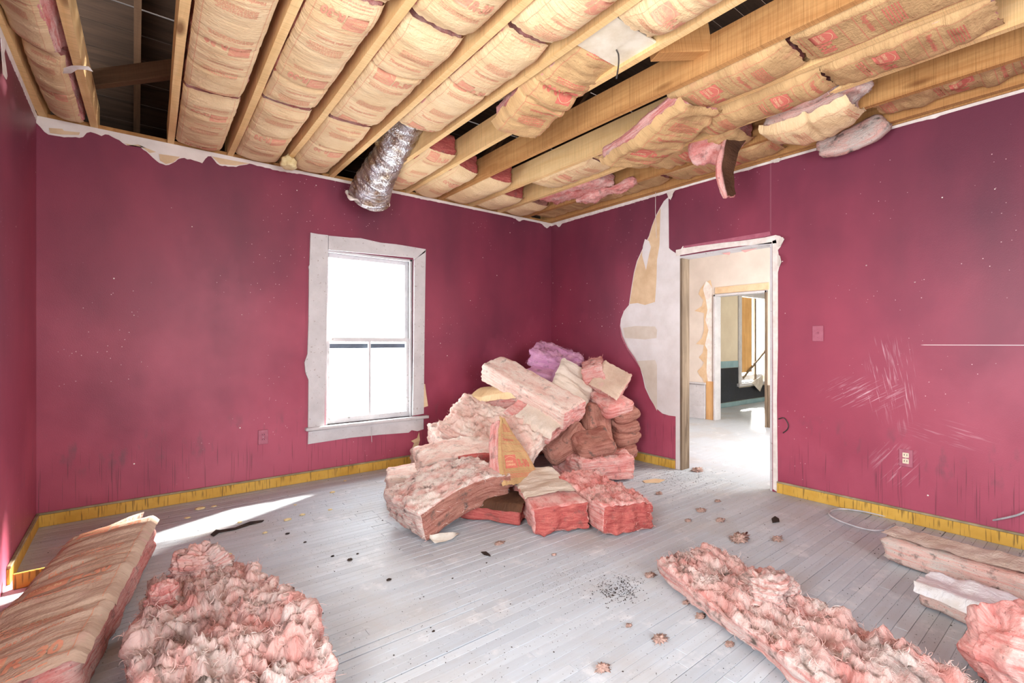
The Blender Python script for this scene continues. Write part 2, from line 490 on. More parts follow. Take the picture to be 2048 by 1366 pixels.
def plastic():
    m = M('dusty_plastic_film', 0.35, 0.5)
    m.b.inputs['Transmission Weight'].default_value = 0.15
    p = m.pos()
    m.col(m.mix(m.ramp(m.noise(p, 9, 4), 0.4, 0.7), srgb(226, 228, 232), srgb(206, 200, 194)))
    m.bump(m.noise(p, 22, 4, 0.6, 1.0), 0.8, 0.012)
    return m.m
M_PLASTIC = plastic()

# ------------------------------------------------------------------ the room shell
WT = 0.14
W0, W1, WZ0, WZ1 = 1.345, 2.19, 0.47, 2.03          # window opening
o = boxes('wall_back', [((XL - WT, YW, -0.1), (W0, YW + WT, HC)), ((W1, YW, -0.1), (XR + 0.12, YW + WT, HC)), ((W0, YW, -0.1), (W1, YW + WT, WZ0)), ((W0, YW, WZ1), (W1, YW + WT, HC))], M_WALL)
props(o, kind='structure'); WALL_BACK = o
D0, D1, DZ = 1.752, 2.588, 2.02                      # doorway in the right wall
o = boxes('wall_right', [((XR, D1, -0.1), (XR + 0.12, YW, HC)), ((XR, YF, -0.1), (XR + 0.12, D0, HC)), ((XR, D0, DZ), (XR + 0.12, D1, HC))], M_WALL)
props(o, kind='structure'); WALL_RIGHT = o
LW0, LW1 = -0.05, 1.15  # unseen opening added to let fill daylight in from the left
o = boxes('wall_left', [((XL - WT, LW1, -0.1), (XL, YW, HC)), ((XL - WT, YF, -0.1), (XL, LW0, HC)), ((XL - WT, LW0, -0.1), (XL, LW1, 0.5)), ((XL - WT, LW0, 2.2), (XL, LW1, HC))], M_WALL)
props(o, kind='structure'); WALL_LEFT = o
o = boxes('wall_front', [((XL - WT, YF - WT, -0.1), (XR + 0.12, YF, 0.55)), ((XL - WT, YF - WT, 2.35), (XR + 0.12, YF, HC)), ((XL - WT, YF - WT, 0.55), (0.3, YF, 2.35)), ((1.7, YF - WT, 0.55), (XR + 0.12, YF, 2.35))], M_WALL)  # unseen opening added here to let fill daylight in
props(o, kind='structure')
# floor: dark sub-floor, painted strips on top of it
floor = boxes('floor', [((XL - WT, YF - WT, -0.12), (12.5, 5.2, -0.012))], M_DARK)
props(floor, kind='structure')
rng = random.Random(11)
ROW, ROW0 = 0.0488, 0.110
plank_meshes = {}
cands = []
nrow = int((YW - ROW0) / ROW)
LONG_GAPS = {35: 1.28, 34: 1.21, 30: 1.21}      # rows with an open joint along their far edge, up to this x
for r in range(nrow):
    y0 = ROW0 + r * ROW
    x = XL - rng.uniform(0, 1.5)
    cuts = []
    while x < XR:
        cuts.append(x); x += rng.uniform(1.4, 2.9)
    cuts.append(XR)
    open_to = None
    if r in LONG_GAPS:
        cuts = [c for c in cuts if c < -0.3 or c > LONG_GAPS[r] + 0.4] + [LONG_GAPS[r]]
    elif 35 < r < 66 and r % 3 == 2:
        cuts = [c for c in cuts if abs(c - 1.28) > 0.4] + [1.23 + rng.uniform(-0.006, 0.006), 1.343 + rng.uniform(-0.008, 0.008)]
    elif 35 < r < 66 and r % 3 == 0:
        cuts = [c for c in cuts if abs(c - 1.28) > 0.4] + [1.345]
    cuts.sort()
    for a, b in zip(cuts, cuts[1:]):
        a2, b2 = max(a, XL), min(b, XR)
        if b2 - a2 < 0.03: continue
        gap = 0.0010
        if r in LONG_GAPS and b2 <= LONG_GAPS[r] + 0.001: gap = 0.0065
        elif b2 - a2 < 0.2: gap = 0.0055
        elif rng.random() < 0.06: gap = 0.0024
        cands.append((y0, a2, b2, gap))
cands.append((ROW0 + nrow * ROW, XL, XR, 0.0))
def plank_mesh(ln, wd):
    key = (round(ln, 3), round(wd, 4))
    if key not in plank_meshes:
        bm = bmesh.new(); box_bm(bm, (0, 0, -0.012), (ln, wd, 0.0))
        bmesh.ops.bevel(bm, geom=[e for e in bm.edges if all(v.co.z > -0.001 for v in e.verts)], offset=0.0012, segments=1, affect='EDGES')
        me = bpy.data.meshes.new('plank'); bm.to_mesh(me); bm.free(); me.materials.append(M_FLOOR)
        plank_meshes[key] = me
    return plank_meshes[key]
rest_boxes = []
for i, (y0, a, b, gap) in enumerate(cands):
    wd = ROW - gap; ln = b - a - 0.0012
    yy = min(y0 + wd, YW)
    z = rng.uniform(-0.0012, 0.0)
    if i < 295:
        p = link('plank', plank_mesh(ln, yy - y0), None, floor)
        p.location = (a, y0, z)
    else:
        rest_boxes.append(((a, y0, -0.012 + z), (a + ln, yy, z)))
far_floor = boxes('plank_rows', rest_boxes + [((XL, YF, -0.012), (XR, ROW0 - 0.001, -0.0005))], M_FLOOR, floor)
far_floor['kind'] = 'stuff'
hall_floor = boxes('hall_floorboards', [((XR, 1.0, -0.012), (7.25, 4.75, 0.0)), ((7.25, 2.0, -0.012), (12.4, 4.75, -0.001))], M_FLOOR, floor)

# baseboards with a yellow border and a dusty ledge
def baseboard(name, a, b, nrm):
    a, b, n = Vector(a), Vector(b), Vector(nrm)
    t = 0.014
    lo = Vector((min(a.x, b.x), min(a.y, b.y), 0)); hi = Vector((max(a.x, b.x), max(a.y, b.y), 0))
    e = n * t
    lo2 = Vector((min(lo.x, lo.x + e.x), min(lo.y, lo.y + e.y), 0.0)); hi2 = Vector((max(hi.x, hi.x + e.x), max(hi.y, hi.y + e.y), 0.078))
    o = boxes(name, [(lo2, hi2)], M_BASE, None, 0.002); props(o, kind='structure')
    e = n * (t + 0.004)
    lo3 = Vector((min(lo.x, lo.x + e.x), min(lo.y, lo.y + e.y), 0.0785)); hi3 = Vector((max(hi.x, hi.x + e.x), max(hi.y, hi.y + e.y), 0.092))
    boxes('ledge', [(lo3, hi3)], M_LEDGE, o, 0.003)
baseboard('baseboard_back', (XL, YW, 0), (XR, YW, 0), (0, -1, 0))
baseboard('baseboard_right', (XR, D1 + 0.05, 0), (XR, YW - 0.02, 0), (-1, 0, 0))
baseboard('baseboard_right.001', (XR, YF, 0), (XR, D0 - 0.04, 0), (-1, 0, 0))
baseboard('baseboard_left', (XL, 3.42, 0), (XL, YW - 0.02, 0), (1, 0, 0))
o = boxes('baseboard_offcut', [((-0.455, 3.335, 0.0), (-0.20, 3.352, 0.075))], M_BASE, None, 0.003)
props(o, 'short yellow baseboard offcut lying out from the left wall', 'baseboard')

# ragged white strips where the ceiling drywall was torn off
def ragged_strip(name, pts_top, pts_bot, nrm, thick, mat):
    """pts_top and pts_bot: equally many 3D points along the strip."""
    n = Vector(nrm); V = []; Fc = []
    for a, b in zip(pts_top, pts_bot):
        V += [tuple(a), tuple(b), tuple(Vector(a) + n * thick), tuple(Vector(b) + n * thick * 0.5)]
    for k in range(len(pts_top) - 1):
        i, j = 4 * k, 4 * k + 4
        Fc += [(i + 2, i + 3, j + 3, j + 2), (i, j, j + 1, i + 1), (i, i + 2, j + 2, j), (i + 1, j + 1, j + 3, i + 3)]
    Fc += [(0, 1, 3, 2), (4 * len(pts_top) - 4, 4 * len(pts_top) - 2, 4 * len(pts_top) - 1, 4 * len(pts_top) - 3)]
    o = link(name, mesh_np(name, V, Fc, False), mat)
    bm = bmesh.new(); bm.from_mesh(o.data); bmesh.ops.recalc_face_normals(bm, faces=bm.faces[:]); bm.to_mesh(o.data); bm.free()
    return o
bp = [(75, 245), (86, 262), (96, 270), (120, 273), (165, 275), (176, 263), (206, 272), (212, 268), (240, 281), (255, 293), (276, 290), (300, 310), (318, 325), (332, 331), (346, 327), (360, 315), (385, 320), (405, 326), (414, 314), (421, 312), (438, 331), (470, 334), (485, 329), (500, 328), (560, 342), (598, 348), (602, 345), (640, 356), (672, 362), (690, 361), (720, 372), (770, 382), (800, 389), (826, 393), (834, 396), (860, 401), (905, 410), (930, 414), (948, 419), (960, 421), (985, 425), (1000, 426), (1030, 437), (1038, 443), (1050, 438), (1066, 442), (1082, 447), (1094, 457), (1100, 452)]
bot = [ony(x, y, YW - 0.002) for x, y in bp]
xs = [p.x for p in bot]
fine_t, fine_b = [], []
for k in range(241):
    x = XL + (XR - XL) * k / 240
    z = float(np.interp(x, xs, [p.z for p in bot])) + rng.uniform(-0.004, 0.004)
    fine_t.append((x, YW, HC + 0.012)); fine_b.append((x, YW, min(z, HC - 0.012)))
o = ragged_strip('trim_1', fine_t, fine_b, (0, -1, 0), 0.006, M_WHITE); props(o, kind='structure')
# tan torn paper patches inside the strip at the upper left
for nm, q in (('torn_paper', [(98, 256), (125, 258), (128, 262), (160, 265), (158, 270), (120, 269), (100, 266)]), ('torn_paper', [(250, 287), (292, 296), (312, 304), (300, 306), (276, 289), (256, 291)]), ('torn_paper', [(318, 308), (360, 314), (346, 325), (332, 328), (320, 321)]), ('torn_paper', [(424, 313), (470, 322), (500, 327), (470, 331), (440, 328)])):
    slab(nm, [ony(a, b, YW - 0.0065) for a, b in q], (0, -1, 0), 0.002, M_TAN, o)
ft, fb = [], []
rp = [(1103, 452), (1112, 449), (1118, 455), (1124, 447), (1335, 386), (1337, 398), (1342, 396), (1348, 381), (1480, 343), (1495, 341), (1510, 334), (1520, 329), (1540, 322), (1550, 322), (1556, 324), (1562, 316), (1640, 294), (1800, 252), (1806, 249), (1830, 244), (1870, 237), (1900, 223), (2048, 181)]
rb = [onx(x, y, XR - 0.002) for x, y in rp]
ys = [p.y for p in rb][::-1]; zs = [p.z for p in rb][::-1]
for k in range(201):
    y = 0.0 + (YW - 0.0) * k / 200
    z = float(np.interp(y, ys, zs)) + rng.uniform(-0.003, 0.003)
    ft.append((XR, y, HC + 0.012)); fb.append((XR, y, min(z, HC - 0.006)))
o = ragged_strip('trim_2', ft, fb, (-1, 0, 0), 0.006, M_PLASTER); props(o, kind='structure')
ft, fb = [], []
for k in range(120):
    y = 2.6 + (YW - 2.6) * k / 119
    ft.append((XL, y, HC + 0.012)); fb.append((XL, y, HC - 0.016 - 0.01 * rng.random() - (0.10 * max(0, 1 - abs(y - 3.33) / 0.05))))
o = ragged_strip('trim_3', ft, fb, (1, 0, 0), 0.006, M_PLASTER); props(o, kind='structure')
# peeling flakes
def flake(label, pts, mat=M_PLASTER, n=(-1, 0, 0), name='paint_flake', th=0.002, group=None):
    o = slab(name, pts, n, th, mat)
    c = sum((Vector(p) for p in pts), Vector()) / len(pts)
    obj_origin(o, c); props(o, label, 'paint flake', group); return o
flake('white paint flake hanging at the top of the left wall', [onx(2, 100, XL + 0.006), onx(8, 108, XL + 0.006), onx(14, 152, XL + 0.02), onx(12, 159, XL + 0.025), onx(5, 148, XL + 0.02), onx(4, 125, XL + 0.01)], n=(1, 0, 0))
flake('white paint flake curling off under the trim, right of the hanging strip', [onx(1540, 320, XR - 0.008), onx(1553, 315, XR - 0.008), onx(1563, 317, XR - 0.02), onx(1558, 324, XR - 0.03), onx(1548, 326, XR - 0.02)])
flake('white paint flake curling off above the bare drywall', [onx(1334, 385, XR - 0.007), onx(1347, 381, XR - 0.007), onx(1345, 392, XR - 0.02), onx(1341, 400, XR - 0.025), onx(1336, 393, XR - 0.02)])

# ------------------------------------------------------------------ bare drywall beside the doorway
def wall_patch(name, q, x, mat, th, parent=WALL_RIGHT):
    return slab(name, [onx(a, b, x) for a, b in q], (-1, 0, 0), th, mat, parent)
outline = [(1337, 394), (1328, 402), (1321, 414), (1312, 431), (1304, 452), (1298, 472), (1284, 500), (1274, 522), (1268, 545), (1263, 575), (1258, 610), (1248, 622), (1242, 638), (1240, 655), (1243, 674), (1254, 698), (1268, 718), (1281, 738), (1286, 756), (1290, 775), (1300, 797), (1312, 816), (1325, 827), (1338, 831), (1354, 833), (1354, 508), (1342, 500), (1338, 496)]
wall_patch('bare_drywall', outline, XR - 0.0005, M_JOINT, 0.0012)
wall_patch('drywall_paper', [(1321, 416), (1312, 433), (1304, 454), (1298, 474), (1285, 501), (1275, 523), (1269, 546), (1264, 576), (1259, 608), (1275, 606), (1290, 610), (1310, 604), (1313, 560), (1314, 520), (1319, 490), (1320, 450)], XR - 0.002, M_TAN, 0.0008)
wall_patch('joint_splash', [(1290, 478), (1298, 482), (1302, 494), (1298, 510), (1292, 540), (1288, 525), (1284, 510), (1286, 492)], XR - 0.0032, M_JOINT, 0.0006)
wall_patch('drywall_paper', [(1246, 656), (1270, 652), (1310, 653), (1314, 660), (1313, 676), (1290, 679), (1250, 676)], XR - 0.002, M_TAN2, 0.0008)
wall_patch('drywall_paper', [(1274, 722), (1310, 720), (1314, 730), (1314, 822), (1303, 800), (1292, 775), (1287, 752)], XR - 0.002, M_TAN2, 0.0008)
# the torn paint curls off the edge
cu = [(1240, 650), (1243, 672), (1254, 697), (1268, 717), (1281, 737)]
V, Fc = [], []
for k, (a, b) in enumerate(cu):
    w = [0.2, 0.8, 1.0, 1.0, 0.2][k]
    p = onx(a, b, XR)
    for j in range(6):
        th = j / 5 * 2.6
        V.append((p.x - 0.004 - 0.022 * w * (1 - math.cos(th)) / 2 - 0.002, p.y - 0.03 * w * math.sin(th) * 0.8, p.z + 0.01 * w * j / 5))
for k in range(len(cu) - 1):
    for j in range(5):
        Fc.append((k * 6 + j, k * 6 + j + 1, k * 6 + j + 7, k * 6 + j + 6))
link('curled_paint', mesh_np('curled_paint', V, Fc), M_SWITCH, WALL_RIGHT)

# ------------------------------------------------------------------ doorway of the right wall
d = empty('door_1', (XR, (D0 + D1) / 2, 0)); props(d, kind='structure')
def at_root(o, root):
    o.matrix_parent_inverse = Matrix.Translation(-root.location); return o
at_root(boxes('side_jamb', [((XR - 0.002, D1 - 0.022, 0.0), (XR + 0.124, D1 + 0.0, DZ))], M_WEATH, d, 0.002), d)
at_root(boxes('side_jamb', [((XR + 0.002, D0, 0.0), (XR + 0.124, D0 + 0.02, DZ))], M_CASING, d, 0.002), d)
at_root(boxes('head_jamb', [((XR - 0.004, D0, DZ - 0.02), (XR + 0.124, D1, DZ))], M_CASING, d, 0.002), d)
at_root(boxes('bare_edge', [((XR - 0.003, D1, 0.0), (XR + 0.001, D1 + 0.045, DZ + 0.02))], M_JOINT, d), d)
tp = [(1352, 512), (1352, 500), (1362, 498), (1366, 492), (1370, 496), (1420, 488), (1480, 482), (1530, 475), (1552, 470), (1566, 478), (1560, 492), (1556, 486), (1545, 487), (1480, 492), (1420, 500)]
at_root(slab('bare_edge', [onx(a, b, XR - 0.002) for a, b in tp], (-1, 0, 0), 0.002, M_PLASTER, d), d)
rp2 = [(1545, 482), (1566, 474), (1568, 480), (1561, 494), (1556, 500), (1558, 512), (1561, 520), (1559, 532), (1556, 545), (1556, 700), (1554, 800), (1556, 985), (1546, 978), (1546, 700)]
at_root(slab('bare_edge', [onx(a, b, XR - 0.002) for a, b in rp2], (-1, 0, 0), 0.002, M_PLASTER, d), d)
at_root(slab('dark_ledge', [onx(a, b, XR - 0.001) for a, b in [(1366, 496), (1368, 492), (1540, 463), (1542, 470), (1530, 474), (1450, 485)]], (-1, 0, 0), 0.004, M_SWITCH, d), d)
# torn wallpaper tatters at the door head
flake('upper torn white drywall tatter at the right corner of the doorway head', [onx(1550, 470, XR - 0.004), onx(1560, 472, XR - 0.012), onx(1569, 478, XR - 0.03), onx(1562, 490, XR - 0.025), onx(1555, 494, XR - 0.01)], name='drywall_tatter')
flake('lower torn white drywall tatter on the right edge of the doorway', [onx(1555, 507, XR - 0.004), onx(1560, 512, XR - 0.02), onx(1563, 524, XR - 0.03), onx(1559, 534, XR - 0.02), onx(1555, 530, XR - 0.004)], name='drywall_tatter')
flake('left pink tatter hanging under the doorway head', [onx(1436, 505, XR + 0.06), onx(1462, 501, XR + 0.06), onx(1459, 510, XR + 0.07), onx(1448, 508, XR + 0.06)], MF['pink'], name='drywall_tatter')
flake('right pink tatter hanging under the doorway head', [onx(1476, 498, XR + 0.06), onx(1522, 490, XR + 0.06), onx(1516, 496, XR + 0.07), onx(1490, 505, XR + 0.07)], MF['pink'], name='drywall_tatter')

# ------------------------------------------------------------------ the hall and the end room seen through the doorway
HX = 7.10
H0, H1, HZ = 3.12, 3.92, 1.95
o = boxes('wall_hall', [((HX, H1, 0), (HX + 0.12, 4.75, 2.9)), ((HX, 0.9, 0), (HX + 0.12, H0, 2.9)), ((HX, H0, HZ), (HX + 0.12, H1, 2.9))], M_HALL); props(o, kind='structure'); HALL = o
o = boxes('wall_hall_back', [((XR + 0.12, 4.65, 0), (HX, 4.77, 2.9))], M_HALL); props(o, kind='structure')
o = boxes('wall_hall_front', [((XR + 0.12, 0.9, 0), (4.7, 1.02, 2.9)), ((6.5, 0.9, 0), (HX, 1.02, 2.9)), ((4.7, 0.9, 0), (6.5, 1.02, 2.9))], M_HALL); props(o, kind='structure')
o = boxes('ceiling_hall', [((XR + 0.125, 0.9, 2.8), (12.4, 4.9, 2.9))], M_HALL); props(o, kind='structure')
# wainscot left of the hall doorway
boxes('wainscot', [((HX - 0.02, 4.06, 0.0), (HX, 4.65, 0.54))], M_CASING, HALL, 0.003)
boxes('wainscot_cap', [((HX - 0.04, 4.05, 0.545), (HX, 4.65, 0.575))], M_CASING, HALL, 0.004)
boxes('wainscot_base', [((HX - 0.035, 4.06, 0.0), (HX - 0.0205, 4.65, 0.20))], M_CASING, HALL, 0.004)
d2 = empty('door_2', (HX, (H0 + H1) / 2, 0)); props(d2, kind='structure')
at_root(boxes('side_jamb', [((HX - 0.03, H1 - 0.03, 0.0), (HX + 0.14, H1 - 0.0, HZ))], M_CASING, d2, 0.003), d2)
at_root(boxes('side_jamb', [((HX - 0.03, H0, 0.0), (HX + 0.14, H0 + 0.03, HZ))], M_WEATH, d2, 0.003), d2)
at_root(boxes('stud', [((HX - 0.012, H1 + 0.0, 0.0), (HX - 0.001, H1 + 0.13, 0.60))], M_STUD, d2, 0.002), d2)
at_root(boxes('stud', [((HX - 0.016, H0 - 0.09, 0.0), (HX - 0.001, H0 - 0.005, 0.60))], M_WEATH, d2, 0.002), d2)
at_root(boxes('head_board', [((HX - 0.015, H0 - 0.02, HZ + 0.01), (HX - 0.001, H1 - 0.02, HZ + 0.11))], M_TAN, d2, 0.002), d2)
at_root(boxes('head_jamb', [((HX - 0.03, H0, HZ - 0.03), (HX + 0.14, H1, HZ))], M_CASING, d2, 0.002), d2)
tq = [(1411, 565), (1421, 560), (1424, 572), (1422, 768), (1408, 766), (1406, 757), (1400, 752), (1395, 742), (1405, 732), (1408, 725), (1398, 715), (1406, 705), (1408, 690), (1392, 688), (1404, 676), (1408, 660), (1408, 626), (1389, 622), (1404, 612), (1407, 600), (1397, 588), (1401, 578)]
at_root(slab('torn_plaster', [onx(a, b, HX - 0.001) for a, b in tq], (-1, 0, 0), 0.004, M_TAN, d2), d2)
tq = [(1412, 562), (1418, 566), (1424, 575), (1424, 765), (1416, 765), (1413, 740), (1415, 700), (1410, 690), (1417, 660), (1411, 640), (1415, 620), (1412, 600), (1406, 578)]
at_root(slab('plaster_edge', [onx(a, b, HX - 0.0055) for a, b in tq], (-1, 0, 0), 0.002, M_PLASTER, d2), d2)
# end room
EY = 4.585
o = boxes('wall_end', [((HX + 0.12, EY, 0), (9.28, EY + 0.12, 2.9)), ((10.3, EY, 0), (12.4, EY + 0.12, 2.9)), ((9.28, EY, 0), (10.3, EY + 0.12, 0.42)), ((9.28, EY, 2.12), (10.3, EY + 0.12, 2.9))], M_BEIGE); props(o, kind='structure'); ENDW = o
o = boxes('wall_end_front', [((HX + 0.12, 2.0, 0), (12.4, 2.1, 2.9))], M_BEIGE); props(o, kind='structure')
o = boxes('wall_end_right', [((12.3, 2.0, 0), (12.4, EY, 2.9))], M_BEIGE); props(o, kind='structure')
boxes('navy_dado', [((HX + 0.13, EY - 0.008, 0.09), (9.20, EY, 0.73)), ((9.20, EY - 0.008, 0.09), (12.3, EY, 0.33))], M_NAVY, ENDW)
boxes('blue_border', [((HX + 0.13, EY - 0.01, 0.735), (9.2, EY, 0.86))], M_BLUE, ENDW)
boxes('skirting', [((HX + 0.13, EY - 0.02, 0.0), (12.3, EY, 0.085))], M_BLUE, ENDW, 0.003)
w2 = empty('window_2', (9.8, EY, 1.2)); props(w2, kind='structure')
for nm, lo, hi in (('casing', (9.17, EY - 0.025, 0.35), (9.29, EY, 2.24)), ('casing', (10.29, EY - 0.025, 0.35), (10.42, EY, 2.24)), ('casing', (9.291, EY - 0.025, 2.11), (10.289, EY, 2.24)), ('sill', (9.12, EY - 0.06, 0.36), (10.42, EY + 0.1, 0.42)), ('sash_stile', (9.95, EY + 0.04, 0.43), (10.03, EY + 0.08, 2.11)), ('sash_rail', (9.29, EY + 0.05, 0.46), (10.29, EY + 0.08, 0.56))):
    at_root(boxes(nm, [(lo, hi)], M_CASING if nm != 'sash_stile' else M_WEATH, w2, 0.004), w2)
at_root(boxes('pane', [((9.29, EY + 0.095, 0.43), (10.29, EY + 0.099, 2.11))], M_GLASS, w2), w2)
b = boxes('plywood_board', [((9.30, EY + 0.004, 0.62), (9.76, EY + 0.022, 2.10))], M_PLY, None, 0.002); props(b, 'tan plywood board covering the end room window', 'board')
b = boxes('loose_stick', [((-0.62, -0.012, -0.02), (0.62, 0.012, 0.02))], M_WEATH, None, 0.003)
b.location = (9.83, EY - 0.045, 0.82); b.rotation_euler = (0, -0.50, 0); props(b, 'dark diagonal stick leaning across the end room window', 'stick')
V = []; 
flake('pale torn curtain scrap hanging below the end room window', [ony(1503, 765, EY - 0.07), ony(1525, 750, EY - 0.07), ony(1526, 768, EY - 0.06), ony(1520, 783, EY - 0.05), ony(1513, 776, EY - 0.06)], M_SCRAP, (0, -1, 0), 'cloth_scrap')

# ------------------------------------------------------------------ the window
w1 = empty('window_1', (1.765, YW, 0.33)); props(w1, kind='structure')
def wpart(name, lst, mat=M_CASING, bev=0.002):
    return at_root(boxes(name, lst, mat, w1, bev), w1)
def ragged_board(name, q, th=0.018):
    return at_root(slab(name, [ony(a, b, YW) for a, b in q], (0, -1, 0), th, M_CASING, w1), w1)
ragged_board('casing', [(620, 466), (636, 469), (655, 471), (655, 500), (653, 560), (651, 700), (648, 852), (615, 858), (616, 760), (610, 745), (608, 725), (614, 708), (616, 640), (617, 540), (616, 534), (618, 530)])
ragged_board('casing', [(656, 472), (700, 476), (720, 477), (760, 486), (790, 489), (815, 493), (850, 499), (849, 505), (827, 520), (826, 516), (656, 500)])
ragged_board('casing', [(850, 500), (849, 560), (847, 700), (846, 827), (824, 831), (826, 700), (827, 521)])
wpart('stool', [((1.17, YW - 0.05, WZ0 - 0.028), (2.35, YW + 0.06, WZ0))], M_CASING, 0.005)
ragged_board('apron', [(616, 863), (700, 852), (846, 831), (846, 858), (834, 862), (822, 860), (816, 865), (760, 869), (700, 875), (615, 888)], 0.014)
wpart('side_jamb', [((W1, YW - 0.001, WZ0), (W1 + 0.002, YW + WT, WZ1))])
wpart('stop', [((W1 - 0.022, YW + 0.012, WZ0), (W1 - 0.0005, YW + 0.034, WZ1))])
wpart('stop', [((W0 + 0.0005, YW + 0.012, WZ0), (W0 + 0.022, YW + 0.034, WZ1))])
wpart('head_stop', [((W0, YW + 0.012, WZ1 - 0.02), (W1, YW + 0.034, WZ1 - 0.0005))])
# lower sash (inside) and upper sash (outside)
def sash(y0, z0, z1, rb, rt, st, mun):
    a, b = W0 + 0.004, W1 - 0.004; y1 = y0 + 0.035
    wpart('sash_stile', [((a, y0, z0), (a + st, y1, z1))], M_SASH); wpart('sash_stile', [((b - st, y0, z0), (b, y1, z1))], M_SASH)
    wpart('sash_rail', [((a + st, y0, z0), (b - st, y1, z0 + rb))], M_SASH); wpart('sash_rail', [((a + st, y0, z1 - rt), (b - st, y1, z1))], M_SASH)
    if mun:
        c = (a + b) / 2
        wpart('muntin', [((c - 0.011, y0 + 0.004, z0 + rb), (c + 0.011, y1 - 0.004, z1 - rt))], M_SASH)
        wpart('pane', [((a + st, y0 + 0.015, z0 + rb), (c - 0.011, y0 + 0.019, z1 - rt))], M_GLASS, 0)
        wpart('pane', [((c + 0.011, y0 + 0.015, z0 + rb), (b - st, y0 + 0.019, z1 - rt))], M_GLASS, 0)
    else:
        wpart('pane', [((a + st, y0 + 0.015, z0 + rb), (b - st, y0 + 0.019, z1 - rt))], M_GLASS, 0)
sash(YW + 0.036, WZ0 + 0.002, 1.25, 0.05, 0.038, 0.045, True)
sash(YW + 0.074, 1.214, WZ1 - 0.004, 0.036, 0.05, 0.045, False)
M_STORM = plain('storm_rail_grey', srgb(92, 100, 112), srgb(74, 82, 92), 9, 0.5, 0.3)
wpart('storm_rail', [((W0 + 0.004, YW + 0.112, 1.150), (W1 - 0.004, YW + 0.128, 1.196))], M_STORM)
props(flake('torn orange wallpaper scrap on the right edge of the window casing', [ony(847, 768, YW - 0.004), ony(850, 768, YW - 0.006), ony(852, 785, YW - 0.012), ony(856, 812, YW - 0.02), ony(847, 815, YW - 0.006)], M_TAN, (0, -1, 0), 'wallpaper_scrap'), cat='wallpaper scrap')
props(flake('pale peeling scrap on the back wall, low beside the pile', [ony(838, 864, YW - 0.006), ony(840, 880, YW - 0.02), ony(836, 894, YW - 0.02), ony(824, 897, YW - 0.01), ony(828, 886, YW - 0.02), ony(822, 882, YW - 0.006), ony(834, 876, YW - 0.01)], M_TAN, (0, -1, 0), 'wallpaper_scrap'), cat='wallpaper scrap')
tube('thread', [(1.765 - 0.02, YW - 0.056, 0.42), (1.745, YW - 0.056, 0.36), (1.748, YW - 0.056, 0.28)], 0.0025, M_CASING, w1, 6, 8)
at_root(bpy.data.objects['thread'], w1)

# ------------------------------------------------------------------ switch and outlets
def plate(name, c, axis, w, h, kind, label, cat):
    """axis 'x': on the right wall facing -x; 'y': on the back wall facing -y."""
    r = empty(name, c); props(r, label, cat)
    def bx(nm, lo, hi, mat, bev=0.0015):
        # local: a across, d out of the wall, z
        if axis == 'x':
            L = ((-hi[1], lo[0], lo[2]), (-lo[1], hi[0], hi[2]))
        else:
            L = ((lo[0], -hi[1], lo[2]), (hi[0], -lo[1], hi[2]))
        return boxes(nm, [L], mat, r, bev)
    bx('cover_plate', (-w / 2, 0, -h / 2), (w / 2, 0.007, h / 2), M_SWITCH, 0.003)
    if kind == 'switch':
        bx('toggle', (-0.005, 0.007, -0.004), (0.005, 0.018, 0.012), M_SWITCH)
        for z in (-0.03, 0.03): bx('screw', (-0.003, 0.007, z - 0.003), (0.003, 0.009, z + 0.003), M_SWITCH, 0.001)
    else:
        mt = M_IVORY if axis == 'x' else M_SWITCH
        for z in (-0.02, 0.02):
            s_ = bx('receptacle', (-0.017, 0.0072, z - 0.016), (0.017, 0.0095, z + 0.016), mt, 0.002)
            for a in (-0.007, 0.007):
                q = bx('slot', (a - 0.0015, 0.0096, z - 0.004), (a + 0.0015, 0.0101, z + 0.007), M_DARK, 0); q.parent = s_
        bx('screw', (-0.003, 0.007, -0.003), (0.003, 0.0098, 0.003), M_CASING, 0.001)
    return r
plate('light_switch', onx(1636, 667, XR), 'x', 0.075, 0.118, 'switch', 'crimson painted toggle switch plate on the right wall', 'switch')
plate('outlet', onx(1812, 916, XR), 'x', 0.075, 0.118, 'outlet', 'electrical outlet with ivory sockets on the right wall', 'outlet')
plate('outlet', ony(526, 874, YW), 'y', 0.075, 0.118, 'outlet', 'crimson painted electrical outlet on the window wall', 'outlet')

# ------------------------------------------------------------------ ceiling joists and the attic
JX = [-0.456, -0.205, 0.222, 0.608, 1.0, 1.40, 1.77, 2.13, 2.49, 2.88, 3.27, 3.65, 4.025]
def jx(k, y):
    return JX[k] - (0.02 if k < 8 else 0.006) * (YW - y)
JZ, JH, JW = HC + 0.014, 0.19, 0.040
ceiling = empty('ceiling', (2, 2, JZ)); props(ceiling, kind='structure')
def joist_obj(k):
    y0, y1 = -1.5, YW + 0.13
    bm = bmesh.new()
    n = 14; secs = []
    rr = random.Random(k)
    for i in range(n + 1):
        y = y0 + (y1 - y0) * i / n
        x = jx(k, y); bow = 0.004 * math.sin(i * 0.9 + k)
        w = JW / 2
        secs.append([bm.verts.new((x - w + bow, y, JZ)), bm.verts.new((x + w + bow, y, JZ)), bm.verts.new((x + w + bow, y, JZ + JH)), bm.verts.new((x - w + bow, y, JZ + JH))])
    for a, b in zip(secs, secs[1:]):
        for j in range(4):
            bm.faces.new((a[j], a[(j + 1) % 4], b[(j + 1) % 4], b[j]))
    bm.faces.new(secs[0]); bm.faces.new(secs[-1][::-1])
    o = bm_obj('joist', bm, M_JOIST if k not in (8, 11, 12) else M_JOIST_D, ceiling)
    at_root(o, ceiling)
    return o
for k in range(13):
    joist_obj(k)
